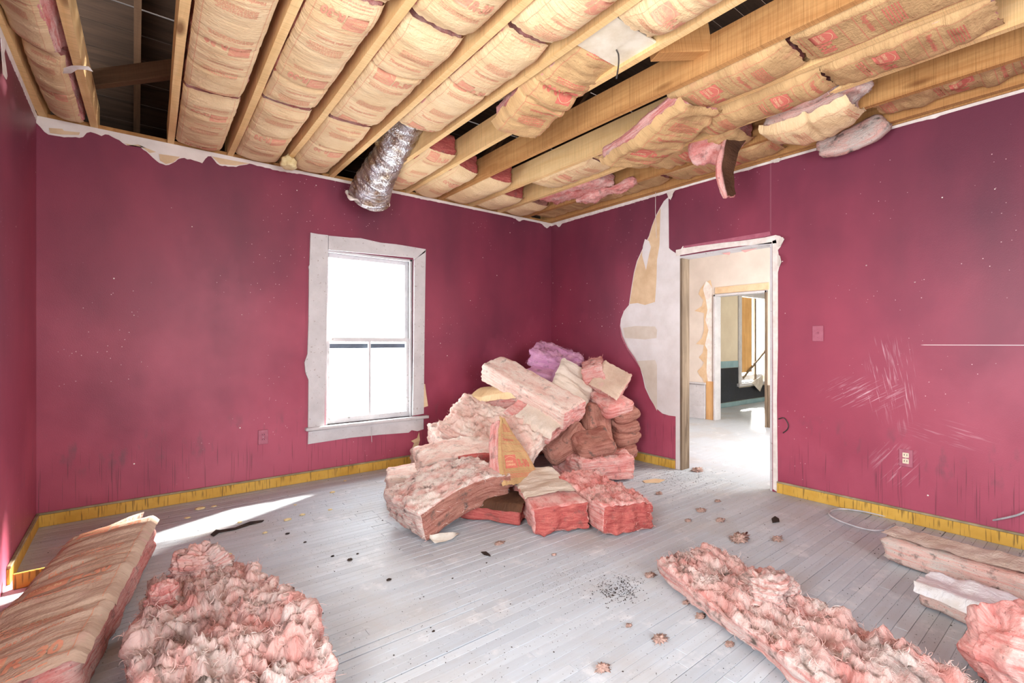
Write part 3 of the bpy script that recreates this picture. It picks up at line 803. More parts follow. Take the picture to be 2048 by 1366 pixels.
# nailer board against the left wall and the right wall, with plaster lath marks
for nm, lo, hi, mt in (('nailer', (XL - 0.05, -1.5, JZ), (jx(0, 4.3) - 0.035, YW, JZ + 0.10), M_JOIST), ('nailer', (XR - 0.018, -1.5, JZ), (XR + 0.10, YW, JZ + 0.05), M_JOIST_D), ('top_plate', (XL, YW + 0.01, JZ), (XR, YW + 0.12, JZ + 0.03), M_JOIST_D)):
    at_root(boxes(nm, [(lo, hi)], mt, ceiling, 0.002), ceiling)
# roof boards over the attic
roof = empty('roof', (2, 3, 3.2)); props(roof, kind='structure')
sl = math.radians(33)
ny, nz = -math.cos(sl), math.sin(sl)            # up the slope, towards the camera
pw = 0.185
for r in range(34):
    s0 = r * pw
    if r in (5, 9, 14, 21): gap = 0.010
    else: gap = 0.003
    ye, ze = 5.05 + ny * s0, 2.86 + nz * s0
    bm = bmesh.new(); box_bm(bm, (-3.35, 0, 0), (3.35, pw - gap, 0.022))
    o = bm_obj('roof_plank', bm, M_ROOF, roof)
    o.rotation_euler = (-sl, 0, math.pi)
    o.rotation_euler = (sl, 0, math.pi)
    o.location = Vector((1.9, ye, ze)) - roof.location
top = boxes('attic_sky_block', [((-1.5, -2.2, 2.6), (-1.4, 5.2, 6.2)), ((5.2, -2.2, 2.6), (5.3, 5.2, 6.2)), ((-1.5, -2.3, 2.6), (5.3, -2.2, 6.5)), ((-1.4, 5.06, 2.5), (5.3, 5.12, 2.95)), ((-1.5, -2.25, 6.22), (5.3, 0.2, 6.27)), ((-1.4, 4.515, 2.66), (5.3, 5.1, 2.68))], M_ROOF, roof); at_root(top, roof)  # unseen shell added to keep sky light out of the attic
for k, x in enumerate((0.03, 0.64, 1.25, 1.86, 2.47, 3.08, 3.69)):
    bm = bmesh.new(); box_bm(bm, (-0.02, 0, -0.13), (0.02, 6.0, -0.002))
    o = bm_obj('rafter', bm, M_RAFT, roof)
    o.rotation_euler = (sl, 0, math.pi)
    o.location = Vector((x, 5.05, 2.86)) - roof.location
def beam(label, a, b, w, h, mat, name='attic_brace'):
    a, b = Vector(a), Vector(b); L = (b - a).length
    bm = bmesh.new(); box_bm(bm, (-w / 2, 0, -h / 2), (w / 2, L, h / 2))
    bmesh.ops.bevel(bm, geom=bm.edges[:], offset=0.003, segments=1, affect='EDGES')
    o = bm_obj(name, bm, mat)
    o.location = a; o.rotation_euler = (b - a).to_track_quat('Y', 'Z').to_euler()
    props(o, label, 'brace'); return o
beam('dark attic brace crossing the open bay at the left', onz(178, 160, 2.93), onz(352, 138, 2.99), 0.05, 0.11, M_RAFT)
beam('short rough wood block wedged above the big joist', (2.18, 1.55, 2.80), (2.48, 1.42, 2.86), 0.09, 0.15, M_JOIST_D, 'wood_block')
beam('thin attic strut standing behind the pink batt ends', (2.75, 4.0, 2.86), (2.78, 3.7, 3.3), 0.04, 0.06, M_RAFT)

# ------------------------------------------------------------------ insulation batts
def boxgrid(nu, nv, nw):
    idx = {}; P = []; Fc = []
    def vid(i, j, k):
        q = (i, j, k)
        if q not in idx:
            idx[q] = len(P); P.append(q)
        return idx[q]
    for i in range(nu):
        for j in range(nv):
            Fc.append((vid(i, j, 0), vid(i, j + 1, 0), vid(i + 1, j + 1, 0), vid(i + 1, j, 0)))
            Fc.append((vid(i, j, nw), vid(i + 1, j, nw), vid(i + 1, j + 1, nw), vid(i, j + 1, nw)))
    for i in range(nu):
        for k in range(nw):
            Fc.append((vid(i, 0, k), vid(i + 1, 0, k), vid(i + 1, 0, k + 1), vid(i, 0, k + 1)))
            Fc.append((vid(i, nv, k), vid(i, nv, k + 1), vid(i + 1, nv, k + 1), vid(i + 1, nv, k)))
    for j in range(nv):
        for k in range(nw):
            Fc.append((vid(0, j, k), vid(0, j, k + 1), vid(0, j + 1, k + 1), vid(0, j + 1, k)))
            Fc.append((vid(nu, j, k), vid(nu, j + 1, k), vid(nu, j + 1, k + 1), vid(nu, j, k + 1)))
    Q = np.array(P, float)
    Q[:, 0] = Q[:, 0] / nu * 2 - 1; Q[:, 1] = Q[:, 1] / nv * 2 - 1; Q[:, 2] = Q[:, 2] / nw * 2 - 1
    return Q, Fc
# flat print for the kraft facing: 2D templates (a across the reading direction, b up), cut fine so that they follow the paper
def text_bm(bm, body, size, x, y, bold=0.0, align='LEFT', sx=1.0):
    c = bpy.data.curves.new('t', 'FONT'); c.body = body; c.size = size; c.offset = bold; c.resolution_u = 2
    c.align_x = align
    ob = bpy.data.objects.new('t', c); COL.objects.link(ob)
    bpy.context.view_layer.update()
    me = bpy.data.meshes.new_from_object(ob.evaluated_get(bpy.context.evaluated_depsgraph_get()))
    me.transform(Matrix.Translation((x, y, 0)) @ Matrix.Diagonal((sx, 1, 1, 1)))
    bm.from_mesh(me)
    bpy.data.meshes.remove(me); bpy.data.objects.remove(ob); bpy.data.curves.remove(c)
def rect_bm(bm, x0, y0, x1, y1):
    bm.faces.new([bm.verts.new((x0, y0, 0)), bm.verts.new((x1, y0, 0)), bm.verts.new((x1, y1, 0)), bm.verts.new((x0, y1, 0))])
def cut_fine(bm, step=0.016):
    xs = [v.co.x for v in bm.verts]; ys = [v.co.y for v in bm.verts]
    for lo, hi, n in ((min(xs), max(xs), (1, 0, 0)), (min(ys), max(ys), (0, 1, 0))):
        q = lo + step
        while q < hi:
            bmesh.ops.bisect_plane(bm, geom=bm.verts[:] + bm.edges[:] + bm.faces[:], plane_co=(q * n[0], q * n[1], 0), plane_no=n)
            q += step
    bmesh.ops.triangulate(bm, faces=[f for f in bm.faces if len(f.verts) > 4])
    bm.verts.index_update()
    V = np.array([v.co[:] for v in bm.verts]); Fc = [[v.index for v in f.verts] for f in bm.faces]
    bm.free(); return V, Fc
PER = 0.62
def make_templates():
    bm = bmesh.new()
    rr = random.Random(5)
    for a in (-0.150, 0.148): rect_bm(bm, a, -0.16, a + 0.0022, PER - 0.16)
    # logo box and rating
    rect_bm(bm, -0.128, 0.0, -0.012, 0.098)
    text_bm(bm, 'R-30', 0.082, -0.004, 0.006, 0.0035, sx=0.78)
    for b in (0.125, -0.03): rect_bm(bm, -0.148, b, 0.148, b + 0.002)
    def small(b, n, x0=-0.125, x1=0.12):
        for q in range(n):
            x = x0
            while x < x1 - 0.02:
                w = rr.uniform(0.006, 0.022); rect_bm(bm, x, b - q * 0.011, min(x + w, x1), b - q * 0.011 + 0.0052); x += w + 0.004
    small(-0.048, 3)
    for b in (0.185, 0.255): rect_bm(bm, -0.148, b, 0.148, b + 0.002)
    text_bm(bm, 'Fiberglas Insulation', 0.030, -0.12, 0.212, 0.0006, sx=0.88)
    small(0.34, 6, -0.10, 0.11)
    red = cut_fine(bm)
    bm = bmesh.new()
    text_bm(bm, 'OWENS', 0.021, -0.122, 0.040, 0.0005, sx=0.95)
    text_bm(bm, 'CORNING', 0.021, -0.122, 0.018, 0.0005, sx=0.95)
    pts = [(-0.128 + 0.116 * t, 0.066 + 0.030 * math.sin(t * 2.2) - 0.03 * t * t) for t in [k / 12 for k in range(13)]]
    for (x0, y0), (x1, y1) in zip(pts, pts[1:]):
        bm.faces.new([bm.verts.new((x0, y0, 0)), bm.verts.new((x1, y1, 0)), bm.verts.new((x1, y1 + 0.003, 0)), bm.verts.new((x0, y0 + 0.003, 0))])
    pale = cut_fine(bm)
    return red, pale
T_RED, T_PALE = make_templates()

BATTS = []
def batt(label, spine, W, T, up=(0, 0, 1), mat='pink', res=0.022, seed=None, lump=0.010, side=0.012, face=0.0, end=0.012, rnd=0.02, bulge=0.0,
         paper=None, pr=(0.0, 1.0), over=0.02, wr=0.006, flange=0.02, printing=None, sw=None, st=None, pinch=(), group=None, cat='insulation batt', name='insulation_batt', ffreq=11.0, shear=0.0, endcurl=0.0, endmat=None, sidemat=None, sidefrom=0.0):
    """A soft batt swept along spine; +N (up) is its faced or torn side. paper: key of MK. printing: (flip, offset)."""
    seed = seed if seed is not None else len(BATTS) * 7.77 + 1.3
    C = catmull(spine, 80)
    seg = np.linalg.norm(np.diff(C, axis=0), axis=1); S_ = np.concatenate([[0], np.cumsum(seg)]); L = S_[-1]
    Tn = np.gradient(C, axis=0); Tn /= np.linalg.norm(Tn, axis=1)[:, None]
    U = np.array([up], float) if not isinstance(up[0], (tuple, list)) else np.array(up, float)
    tt = np.linspace(0, 1, 81)
    Un = np.stack([np.interp(tt, np.linspace(0, 1, len(U)), U[:, k]) for k in range(3)], 1)
    N = Un - (Un * Tn).sum(1)[:, None] * Tn; N /= np.linalg.norm(N, axis=1)[:, None]
    Sd = np.cross(Tn, N)
    sw_ = np.interp(tt, np.linspace(0, 1, len(sw)), sw) if sw else np.ones(81)
    st_ = np.interp(tt, np.linspace(0, 1, len(st)), st) if st else np.ones(81)
    org = C.mean(0); org[2] = C[:, 2].min() if True else 0
    def world(pu, pv, pw):
        q = np.clip(pu, 0, L)
        f = lambda A: np.stack([np.interp(q, S_, A[:, k]) for k in range(3)], 1)
        c, t, n, s = f(C), f(Tn), f(N), f(Sd)
        a = np.interp(q, S_, sw_); b = np.interp(q, S_, st_)
        ex = (pu - q)
        return c + t * (ex + shear * pv)[:, None] + s * (pv * a)[:, None] + n * (pw * b)[:, None] - org
    def facew(pu, pv):
        """height of the +N face over the middle"""
        vn = np.clip(np.abs(pv) / (W / 2), 0, 1.3)
        un = np.clip(np.minimum(pu, L - pu) / 0.10, 0, 1)
        h = T / 2 + bulge * (1 - np.minimum(vn, 1) ** 2.4) * (0.35 + 0.65 * np.sqrt(un)) - endcurl * (1 - un) ** 2
        for (x0, am, wd) in pinch:
            xx = x0 * L + 0.03 * gnoise(np.stack([pv * 5, pv * 0 + seed + x0 * 50, pv * 0], 1))
            h = h - am * np.exp(-((pu - xx) / wd) ** 2)
        return h
    def lumpf(p):
        return lump * fbm(p * 5.0 + seed, 2)
    nu, nv, nw = max(4, int(L / res)), max(4, int(W / res)), max(3, int(T / res * 1.1))
    Q, Fc = boxgrid(nu, nv, nw)
    half = np.array([L / 2, W / 2, T / 2]); r = min(rnd, T * 0.48)
    P = Q * half
    inner = np.clip(P, -(half - r), half - r)
    D = P - inner; ln = np.linalg.norm(D, axis=1); ln[ln == 0] = 1
    Dh = D / ln[:, None]
    P = inner + Dh * r
    loc = P.copy(); loc[:, 0] += L / 2
    fw = np.clip(Dh[:, 2], 0, 1)
    # follow the face height
    P2 = loc.copy()
    k_ = np.clip(loc[:, 2] / (T / 2), 0, 1)
    P2[:, 2] += (facew(loc[:, 0], loc[:, 1]) - T / 2) * k_
    if face > 0:
        wq = loc * np.array([9., 9., 9.]) + seed + 70
        warp = np.stack([gnoise(wq), gnoise(wq + 31.7), gnoise(wq + 57.1)], 1) * 0.045
        lw = loc + warp
        tb = billow(lw * np.array([ffreq * 0.7, ffreq, ffreq]) + seed, 4) + 0.35 * (1 - 2.4 * np.abs(gnoise(lw * 26.0 + seed + 5)))
        base = face * (tb - 0.15) + face * 0.9 * fbm(loc * 4.5 + seed + 40, 2)
        fl = fw ** 0.7
    else:
        base = 0; fl = fw
    strata = gnoise(np.stack([loc[:, 0] * 7, loc[:, 1] * 7, loc[:, 2] * 48], 1) + seed) * side + gnoise(loc * np.array([30., 30., 60.]) + seed) * side * 0.5
    sm = np.abs(Dh[:, 1]); em = np.abs(Dh[:, 0])
    disp = lumpf(loc) + base * fl + strata * np.clip(sm + em, 0, 1)
    disp_e = end * fbm(loc * np.array([3., 14., 14.]) + seed + 11, 3) * em
    P2 = P2 + Dh * (disp + disp_e)[:, None]
    Wd = world(P2[:, 0], P2[:, 1], P2[:, 2])
    me = mesh_np('fiberglass', Wd, Fc, True, loc + seed)
    me.materials.append(MF[mat])
    if endmat or sidemat:
        me.materials.append(MF[endmat or mat]); me.materials.append(MF[sidemat or mat])
        Fa = np.array(Fc); e_ = Dh[:, 0][Fa].mean(1); s_m = sm[Fa].mean(1) * (loc[:, 0][Fa].mean(1) > sidefrom * L)
        me.polygons.foreach_set('material_index', np.where(e_ > 0.6, 1, np.where(s_m > 0.6, 2, 0)).astype(np.int32))
    def wisps(n, parent):
        cand = np.where((fw > 0.6) | ((em + sm > 0.6) & (np.random.RandomState(5).rand(len(fw)) < 0.35)))[0]
        rs_ = np.random.RandomState(int(seed * 10) % 9999); pick = rs_.choice(cand, n)
        V_, F_, R_ = [], [], []
        nrm = np.stack([np.interp(loc[pick, 0], S_, N[:, k]) for k in range(3)], 1)
        for q, c0 in enumerate(Wd[pick]):
            dr = rs_.normal(size=3) * np.array([1, 1, 0.5]); dr += nrm[q] * 0.35; dr /= np.linalg.norm(dr)
            ln_ = rs_.uniform(0.012, 0.04); ax = rs_.normal(size=3); w_ = rs_.uniform(0.0006, 0.0016)
            p_ = c0.copy(); i0 = len(V_)
            for g in range(5):
                sd_ = np.cross(dr, ax); sd_ /= np.linalg.norm(sd_) + 1e-6
                ww = w_ * (1 - 0.18 * g)
                V_.append(p_ - sd_ * ww); V_.append(p_ + sd_ * ww); R_ += [loc[pick[q]] + seed] * 2
                dr = dr + np.cross(ax, dr) * 0.22 - nrm[q] * 0.10; dr /= np.linalg.norm(dr); p_ = p_ + dr * ln_ / 4
            F_ += [(i0 + 2 * g, i0 + 2 * g + 1, i0 + 2 * g + 3, i0 + 2 * g + 2) for g in range(4)]
        o_ = link('loose_fibers', mesh_np('loose_fibers', V_, F_, True, R_), MF[mat], parent); o_['kind'] = 'stuff'
    if paper is None:
        root = link(name, me); root.location = org
        if face > 0.015: wisps(int(L * W * (9000 if res < 0.011 else 5000)), root)
    else:
        root = empty(name, org)
        link('fiberglass_core', me, None, root)
        def psurf(pu, pv, off=0.0):
            loc2 = np.stack([pu, pv, np.full_like(pu, T / 2)], 1)
            lf = lumpf(loc2)
            h = facew(pu, pv) + lf + 0.009
            w1_ = fbm(np.stack([pu * 15, pv * 4.0, pu * 0], 1) + seed * 1.7, 3)
            w2_ = 1 - np.abs(gnoise(np.stack([pu * 9 + pv * 2, pv * 2.6, pu * 0 + 3], 1) + seed)) * 2.2
            h = h + np.maximum(wr * (w1_ + np.clip(w2_, -0.5, 1) * 0.7), -0.004)
            ex = np.clip(np.abs(pv) - (W / 2 - 0.012), 0, None)
            h = h - ex * 1.1 - (ex / 0.02) ** 2 * 0.004
            return world(pu, pv * (1 - 0.0 * ex), h + off)
        a, b = pr[0] * L - over, pr[1] * L + over
        nu2, nv2 = max(6, int((b - a) / 0.013)), max(6, int((W + 2 * flange) / 0.014))
        uu, vv = np.meshgrid(np.linspace(0, 1, nu2 + 1), np.linspace(-1, 1, nv2 + 1), indexing='ij')
        ju = gnoise(np.stack([vv.ravel() * 6, vv.ravel() * 0 + seed, uu.ravel().round() * 5], 1)) * 0.014
        pu = a + uu.ravel() * (b - a) + ju * (np.abs(uu.ravel() - 0.5) * 2) ** 6
        pv = vv.ravel() * (W / 2 + flange)
        PV = psurf(pu, pv)
        PF = [(i * (nv2 + 1) + j, (i + 1) * (nv2 + 1) + j, (i + 1) * (nv2 + 1) + j + 1, i * (nv2 + 1) + j + 1) for i in range(nu2) for j in range(nv2)]
        facing = link('paper_facing', mesh_np('paper_facing', PV, PF, True, np.stack([pu, pv, pu * 0 + seed], 1)), MK[paper], root)
        if printing is not None:
            flip, off = printing
            Vs, Fs, Rs, Ms, base_i = [], [], [], [], 0
            for mi, (TV, TF), lift in ((0, T_RED, 0.0022), (1, T_PALE, 0.0032)):
                for k in range(int(L / PER) + 3):
                    if flip:
                        u_ = off + (k - 1) * PER + TV[:, 1]; v_ = TV[:, 0]
                    else:
                        u_ = L - off - (k - 1) * PER - TV[:, 1]; v_ = -TV[:, 0]
                    v_ = v_ * (W / 0.36)
                    ok = (u_ > a + 0.012) & (u_ < b - 0.012)
                    keep = [f for f in TF if all(ok[i] for i in f)]
                    if not keep: continue
                    Vs.append(psurf(u_, v_, lift)); Rs.append(np.stack([u_, v_, u_ * 0], 1))
                    Fs += [[i + base_i for i in f] for f in keep]; Ms += [mi] * len(keep); base_i += len(u_)
            if Fs:
                VV = np.concatenate(Vs); RR = np.concatenate(Rs)
                used = np.unique(np.concatenate([np.array(f) for f in Fs])); remap = -np.ones(len(VV), int); remap[used] = np.arange(len(used))
                o_ = link('red_print', mesh_np('red_print', VV[used], [[remap[i] for i in f] for f in Fs], True, RR[used]), M_INKB if paper == 'dirty' else M_INK, facing)
                o_.data.materials.append(M_INKP); o_.data.polygons.foreach_set('material_index', Ms)
    props(root, label, cat, group)
    BATTS.append(root)
    return root

# ---- batts between the ceiling joists: (bay, near y, far y, ...)
def bay_batt(bay, y0, y1, label, z0=0.0, z1=0.0, T=0.17, bulge=0.035, w=None, dx=0.0, mat='pink', paper='kraft', printing=None, near=0.0, up=(0, 0, -1), **kw):
    pts = []; y0 += 0.012; y1 -= 0.012
    for k in range(4):
        y = y0 + (y1 - y0) * k / 3
        a, b = jx(bay, y) + JW / 2, jx(bay + 1, y) - JW / 2
        W = (b - a) if w is None else w
        z = JZ + 0.012 + T / 2 + z0 + (z1 - z0) * k / 3
        pts.append(((a + b) / 2 + dx - 0.016, y, z))
    W = (jx(bay + 1, y0) - jx(bay, y0) - JW) if w is None else w
    kw.setdefault('wr', 0.0045); kw.setdefault('lump', 0.006); kw.setdefault('flange', 0.0); kw.setdefault('endcurl', 0.02)
    return batt(label, pts, W - 0.055, T, up=up, mat=mat, paper=paper, bulge=bulge, printing=printing, **kw)
bay_batt(0, 2.35, 3.36, 'kraft faced ceiling batt with bare pink edge in the far left bay', mat='pink', w=0.235, printing=(True, 0.3), dx=0.035, up=(-0.62, 0, -1), z0=-0.01, z1=-0.01)
bay_batt(0, 3.40, 4.33, 'kraft faced ceiling batt in the far left bay, ending at the window wall', w=0.225, printing=(True, 0.42), dx=0.03, up=(-0.30, 0, -1))
bay_batt(2, 1.75, 3.33, 'long kraft ceiling batt right of the open attic bay, the one nearer the camera', printing=(True, 0.92), pinch=((0.62, 0.016, 0.018), (0.80, 0.02, 0.012)))
bay_batt(2, 3.38, 4.34, 'short kraft ceiling batt right of the open attic bay, ending at the window wall', printing=(True, 0.18), pinch=((0.28, 0.02, 0.02),))
bay_batt(3, 1.0, 2.00, 'kraft ceiling batt cut off by the frame top, second bay right of the open bay', printing=(True, 0.1))
bay_batt(3, 2.05, 3.20, 'kraft ceiling batt in the middle of the second bay right of the open bay', printing=(True, 0.06), pinch=((0.72, 0.018, 0.014),))
bay_batt(3, 3.25, 4.34, 'kraft ceiling batt with a torn corner and yellow foam beside it', printing=(True, 0.5), pinch=((0.45, 0.025, 0.03),))
bay_batt(4, 0.9, 1.97, 'dark edged kraft ceiling batt at the top, left of the third joist gap', printing=(False, 0.22), bulge=0.05)
bay_batt(4, 2.02, 3.20, 'kraft ceiling batt with a deep fold, third bay right of the open bay', printing=(False, 0.02), pinch=((0.36, 0.03, 0.014),))
bay_batt(4, 3.25, 4.34, 'kraft ceiling batt above the window, left of the foil duct', printing=(True, 0.45), pinch=((0.4, 0.015, 0.012),))
bay_batt(5, 0.7, 1.75, 'kraft ceiling batt bulging at the top, left of the batt with upside down print', printing=(True, 0.62), bulge=0.06)
bay_batt(5, 1.80, 3.03, 'creased kraft ceiling batt ending just above the foil duct', printing=(False, 0.03), pinch=((0.46, 0.026, 0.012),), dx=0.01)
bay_batt(6, 0.5, 1.42, 'kraft ceiling batt at the top beside the white board', printing=(False, 0.75), bulge=0.055)
W6 = [(1.93, 1.70, 2.79), (1.94, 1.98, 2.74), (1.96, 2.25, 2.69), (1.99, 2.47, 2.66)]
batt('sagging kraft ceiling batt hanging below the joists in the middle', W6, 0.33, 0.12, up=(0.0, -0.05, -1), mat='pink', paper='dirty', wr=0.014, printing=(True, 0.30), bulge=0.02, pinch=((0.42, 0.03, 0.02), (0.6, 0.02, 0.015)))
bay_batt(6, 3.30, 4.34, 'kraft ceiling batt with a rolled pink end right of the foil duct', mat='deep', printing=(False, 0.3), z1=0.0, T=0.18)
bay_batt(7, 3.50, 4.34, 'kraft ceiling batt with a slanted pink end, second right of the foil duct', mat='deep', printing=(True, 0.25), T=0.18, shear=-0.35)
bay_batt(8, 0.2, 1.00, 'kraft ceiling batt with bold red logo print right of the big joist, near the camera', paper='dirty', printing=(False, 0.05), bulge=0.0, wr=0.004, flange=0.022, z0=-0.016, z1=-0.016, dx=0.016)
bay_batt(8, 1.03, 1.68, 'kraft ceiling batt with bold red logo print behind the large near batt', paper='dirty', printing=(False, 0.16), bulge=0.03, wr=0.004, T=0.14, flange=0.022, z0=-0.016, z1=-0.016, dx=0.016)
W8 = [(2.74, 1.62, 2.70), (2.78, 1.86, 2.62), (2.83, 2.08, 2.585), (2.88, 2.28, 2.585)]
batt('big crumpled kraft batt drooping lowest from the ceiling right of the big joist', W8, 0.42, 0.11, up=(0.12, -0.05, -1), mat='pink', paper='dirty', wr=0.018, printing=(False, 0.22), bulge=0.02, sw=[0.85, 1, 1.05, 1.0])
bay_batt(8, 3.55, 4.34, 'kraft ceiling batt with a curled pink end, third right of the foil duct', mat='deep', printing=None, T=0.18)
bay_batt(9, 0.35, 1.00, 'dirty kraft ceiling batt above the dark open bay, near the right edge', paper='dirty', printing=(False, 0.2), wr=0.012, bulge=0.02, flange=0.022, z0=-0.016, z1=-0.016, dx=0.016)
bay_batt(9, 1.02, 1.80, 'kraft ceiling batt with a gently curved end, second bay right of the big joist', paper='dirty', printing=(False, 0.5), wr=0.008, bulge=0.05, flange=0.022, z0=-0.016, z1=-0.016, dx=0.016)
bay_batt(9, 1.84, 2.62, 'kraft ceiling batt behind the big crumpled batt', paper='dirty', printing=(False, 0.4), wr=0.012, bulge=0.04, z1=-0.01)
bay_batt(9, 2.66, 3.40, 'pale kraft strip batt left of the hanging pink strip', paper='kraft', printing=(False, 0.3), wr=0.010, bulge=0.02, T=0.10)
bay_batt(9, 3.85, 4.34, 'small pink ended ceiling batt near the far corner, left one', mat='deep', printing=None, T=0.18)
W10 = [(3.46, 1.03, 2.70), (3.47, 1.18, 2.655), (3.47, 1.34, 2.65), (3.47, 1.48, 2.69)]
batt('rounded kraft batt bulging down beside the dark open bay at the right', W10, 0.36, 0.13, up=(0, 0, -1), mat='grey', paper='kraft', wr=0.012, printing=(False, 0.5), bulge=0.03, sw=[0.75, 1, 1, 0.8], pinch=((0.42, 0.02, 0.015),))
batt('torn grey pink batt end sticking out beside the dark open bay', [(3.28, 0.98, 2.76), (3.36, 1.10, 2.74), (3.42, 1.28, 2.75)], 0.30, 0.12, up=(0, 0, -1), mat='grey', face=0.02, lump=0.02)
bay_batt(10, 1.66, 2.45, 'dirty kraft batt above the hanging pink strip', paper='dirty', printing=(False, 0.3), wr=0.014, bulge=0.03)
bay_batt(10, 2.95, 3.8, 'torn pink ceiling batt along the right wall near the corner', paper=None, mat='pink', T=0.10, face=0.02, bulge=0.0)
bay_batt(10, 3.88, 4.34, 'small pink ended ceiling batt near the far corner, right one', mat='brown', printing=None, T=0.18)
bay_batt(11, 0.1, 0.98, 'dirty kraft ceiling batt along the top of the right wall, near the camera', paper='dirty', printing=(False, 0.35), wr=0.016, bulge=0.01, z0=0.03, z1=0.03)
bay_batt(11, 1.6, 2.5, 'dirty kraft ceiling batt along the top of the right wall above the doorway', paper='dirty', printing=(True, 0.3), wr=0.010, bulge=0.02)
bay_batt(11, 2.6, 4.3, 'pale kraft ceiling batt along the top of the right wall in the corner', paper='dirty', mat='pink', printing=None, wr=0.010, bulge=0.0, z0=0.02, z1=0.02)
# pieces hanging out of the ceiling
batt('pink batt slab drooping against the top of the right wall', [onx(1640, 302, 3.93), onx(1690, 284, 3.92), onx(1740, 262, 3.92), onx(1772, 240, 3.93)], 0.17, 0.07, up=(-1, 0.1, 0.25), mat='grey', lump=0.014, end=0.02, face=0.006, sw=[0.7, 1, 1, 0.8])
hs = [dep(1474, 270, 3.50), dep(1457, 305, 3.47), dep(1450, 350, 3.47), dep(1459, 396, 3.48)]
batt('thin torn pink strip hanging down from the ceiling in front of the right wall', hs, 0.135, 0.032, up=(-0.35, -1.0, 0.1), mat='pink', paper='brown', lump=0.012, end=0.03, res=0.012, sw=[1.2, 1.1, 1.0, 0.75], flange=-0.012, over=-0.01, wr=0.006)
batt('torn pink fluff draped beside the hanging strip', [dep(1385, 312, 3.62), dep(1420, 300, 3.58), dep(1455, 300, 3.54)], 0.18, 0.05, up=(-0.3, -0.8, -0.3), mat='pink', lump=0.03, face=0.02, res=0.014)
batt('loose pink fluff lying along the right wall joist near the corner', [(3.62, 2.75, 2.68), (3.60, 3.1, 2.67), (3.62, 3.45, 2.67)], 0.12, 0.05, up=(0, 0, -1), mat='pink', lump=0.03, face=0.02, res=0.014)

# foil ducts
def ductr(t): return 1.0 + 0.05 * math.sin(t * 95)
dA = empty('foil_duct', (1.62, 3.5, 2.7)); props(dA, 'crumpled foil duct hanging out of the ceiling with an open flattened mouth', 'duct')
o = tube('duct_sleeve', [(1.60, 3.18, 2.92), (1.61, 3.40, 2.80), (1.62, 3.68, 2.69), (1.63, 3.95, 2.585), (1.64, 4.10, 2.49)], 0.125, M_FOIL, dA, 28, 90, lambda t: 1.0 + 0.05 * math.sin(t * 95) + (0.42 * max(0, t - 0.5) / 0.5), False); at_root(o, dA)
me = o.data
for v in me.vertices:
    n_ = gnoise(np.array([v.co[:]]) * 14)[0]
    v.co += Vector((n_ * 0.02, n_ * 0.012, n_ * 0.012))
    if v.co.y > 3.8: v.co.z = v.co.z
o = tube('insulation_rim', [(1.64 + 0.182 * math.cos(a), 4.13 + 0.13 * math.sin(a), 2.475 + 0.085 * math.sin(a) + 0.01 * math.sin(5 * a)) for a in [k / 16 * 2 * math.pi for k in range(17)]], 0.013, M_PLASTER, dA, 7, 80, lambda t: 1 + 0.4 * math.sin(t * 60), False); at_root(o, dA)
o = tube('foil_duct', [(2.62, -0.1, 2.98), (2.38, 0.6, 2.96), (2.22, 1.15, 2.95), (2.08, 1.9, 2.96), (1.92, 2.6, 2.96), (1.78, 3.05, 2.98)], 0.115, M_FOIL, None, 24, 160, ductr, True)
obj_origin(o, (2.2, 1.5, 2.95)); props(o, 'long silver foil duct running above the joists in the attic', 'duct')
# white board with a hanging wire
o = boxes('ceiling_board', [((1.745, 1.44, JZ + 0.02), (2.09, 1.70, JZ + 0.032))], M_BOARD, None, 0.002); props(o, 'small white board left between two joists, wire hanging through it', 'board')
o = tube('hanging_wire', [onz(1233, 100, JZ + 0.02), onz(1237, 110, JZ - 0.04), dep(1237, 130, 2.36), dep(1233, 157, 2.34)], 0.004, M_CABLE_D, None, 8, 24); props(o, 'thin dark wire hanging from the small white ceiling board', 'wire')
o = tube('ceiling_cord', [onx(1311, 358, XR - 0.03), onx(1311, 400, XR - 0.03), onx(1311, 428, XR - 0.012), onx(1313, 476, XR - 0.008)], 0.0025, M_PLASTER, None, 6, 24); props(o, 'thin white cord hanging over the bare drywall patch', 'cord')
# paper tape flap at the far left
V = []; pts = [(105, 156), (122, 138), (142, 131), (160, 131), (178, 133), (186, 143)]
lo_ = [(106, 157), (120, 147), (142, 147), (155, 139), (175, 140), (186, 144)]
for a, b in zip(pts, lo_):
    V += [tuple(onz(*a, 2.665)), tuple(onz(*b, 2.655))]
Fc = [(2 * k, 2 * k + 1, 2 * k + 3, 2 * k + 2) for k in range(5)]
o = link('paper_tape', mesh_np('paper_tape', V, Fc), M_PLASTER); obj_origin(o, onz(145, 140, 2.66)); props(o, 'white paper tape flap hanging under the far left ceiling bay', 'tape')
# yellow foam at the window wall
def clump(name, label, cat, c, size, mat, seed, group=None, amp=0.45, freq=2.2, sub=3):
    bm = bmesh.new(); bmesh.ops.create_icosphere(bm, subdivisions=sub, radius=1.0)
    P = np.array([v.co[:] for v in bm.verts])
    d = 1 + amp * billow(P * freq + seed * 3.1, 3) + 0.25 * gnoise(P * 1.3 + seed)
    if name == 'fiberglass_tuft' and max(size) < 0.06:
        d = d * (1 + 0.22 * np.random.RandomState(int(seed * 7)).normal(size=len(P)))
    for v, q, k in zip(bm.verts, P, d):
        z = q[2] * k * size[2]
        v.co = (q[0] * k * size[0], q[1] * k * size[1], max(z, -size[2] * 0.45))
    o = bm_obj(name, bm, mat, None, True)
    o.location = Vector(c) + Vector((0, 0, size[2] * 0.45))
    o.data.attributes.new('rest', 'FLOAT_VECTOR', 'POINT').data.foreach_set('vector', (P * 0.1 + seed).astype(np.float32).ravel())
    props(o, label, cat, group); return o
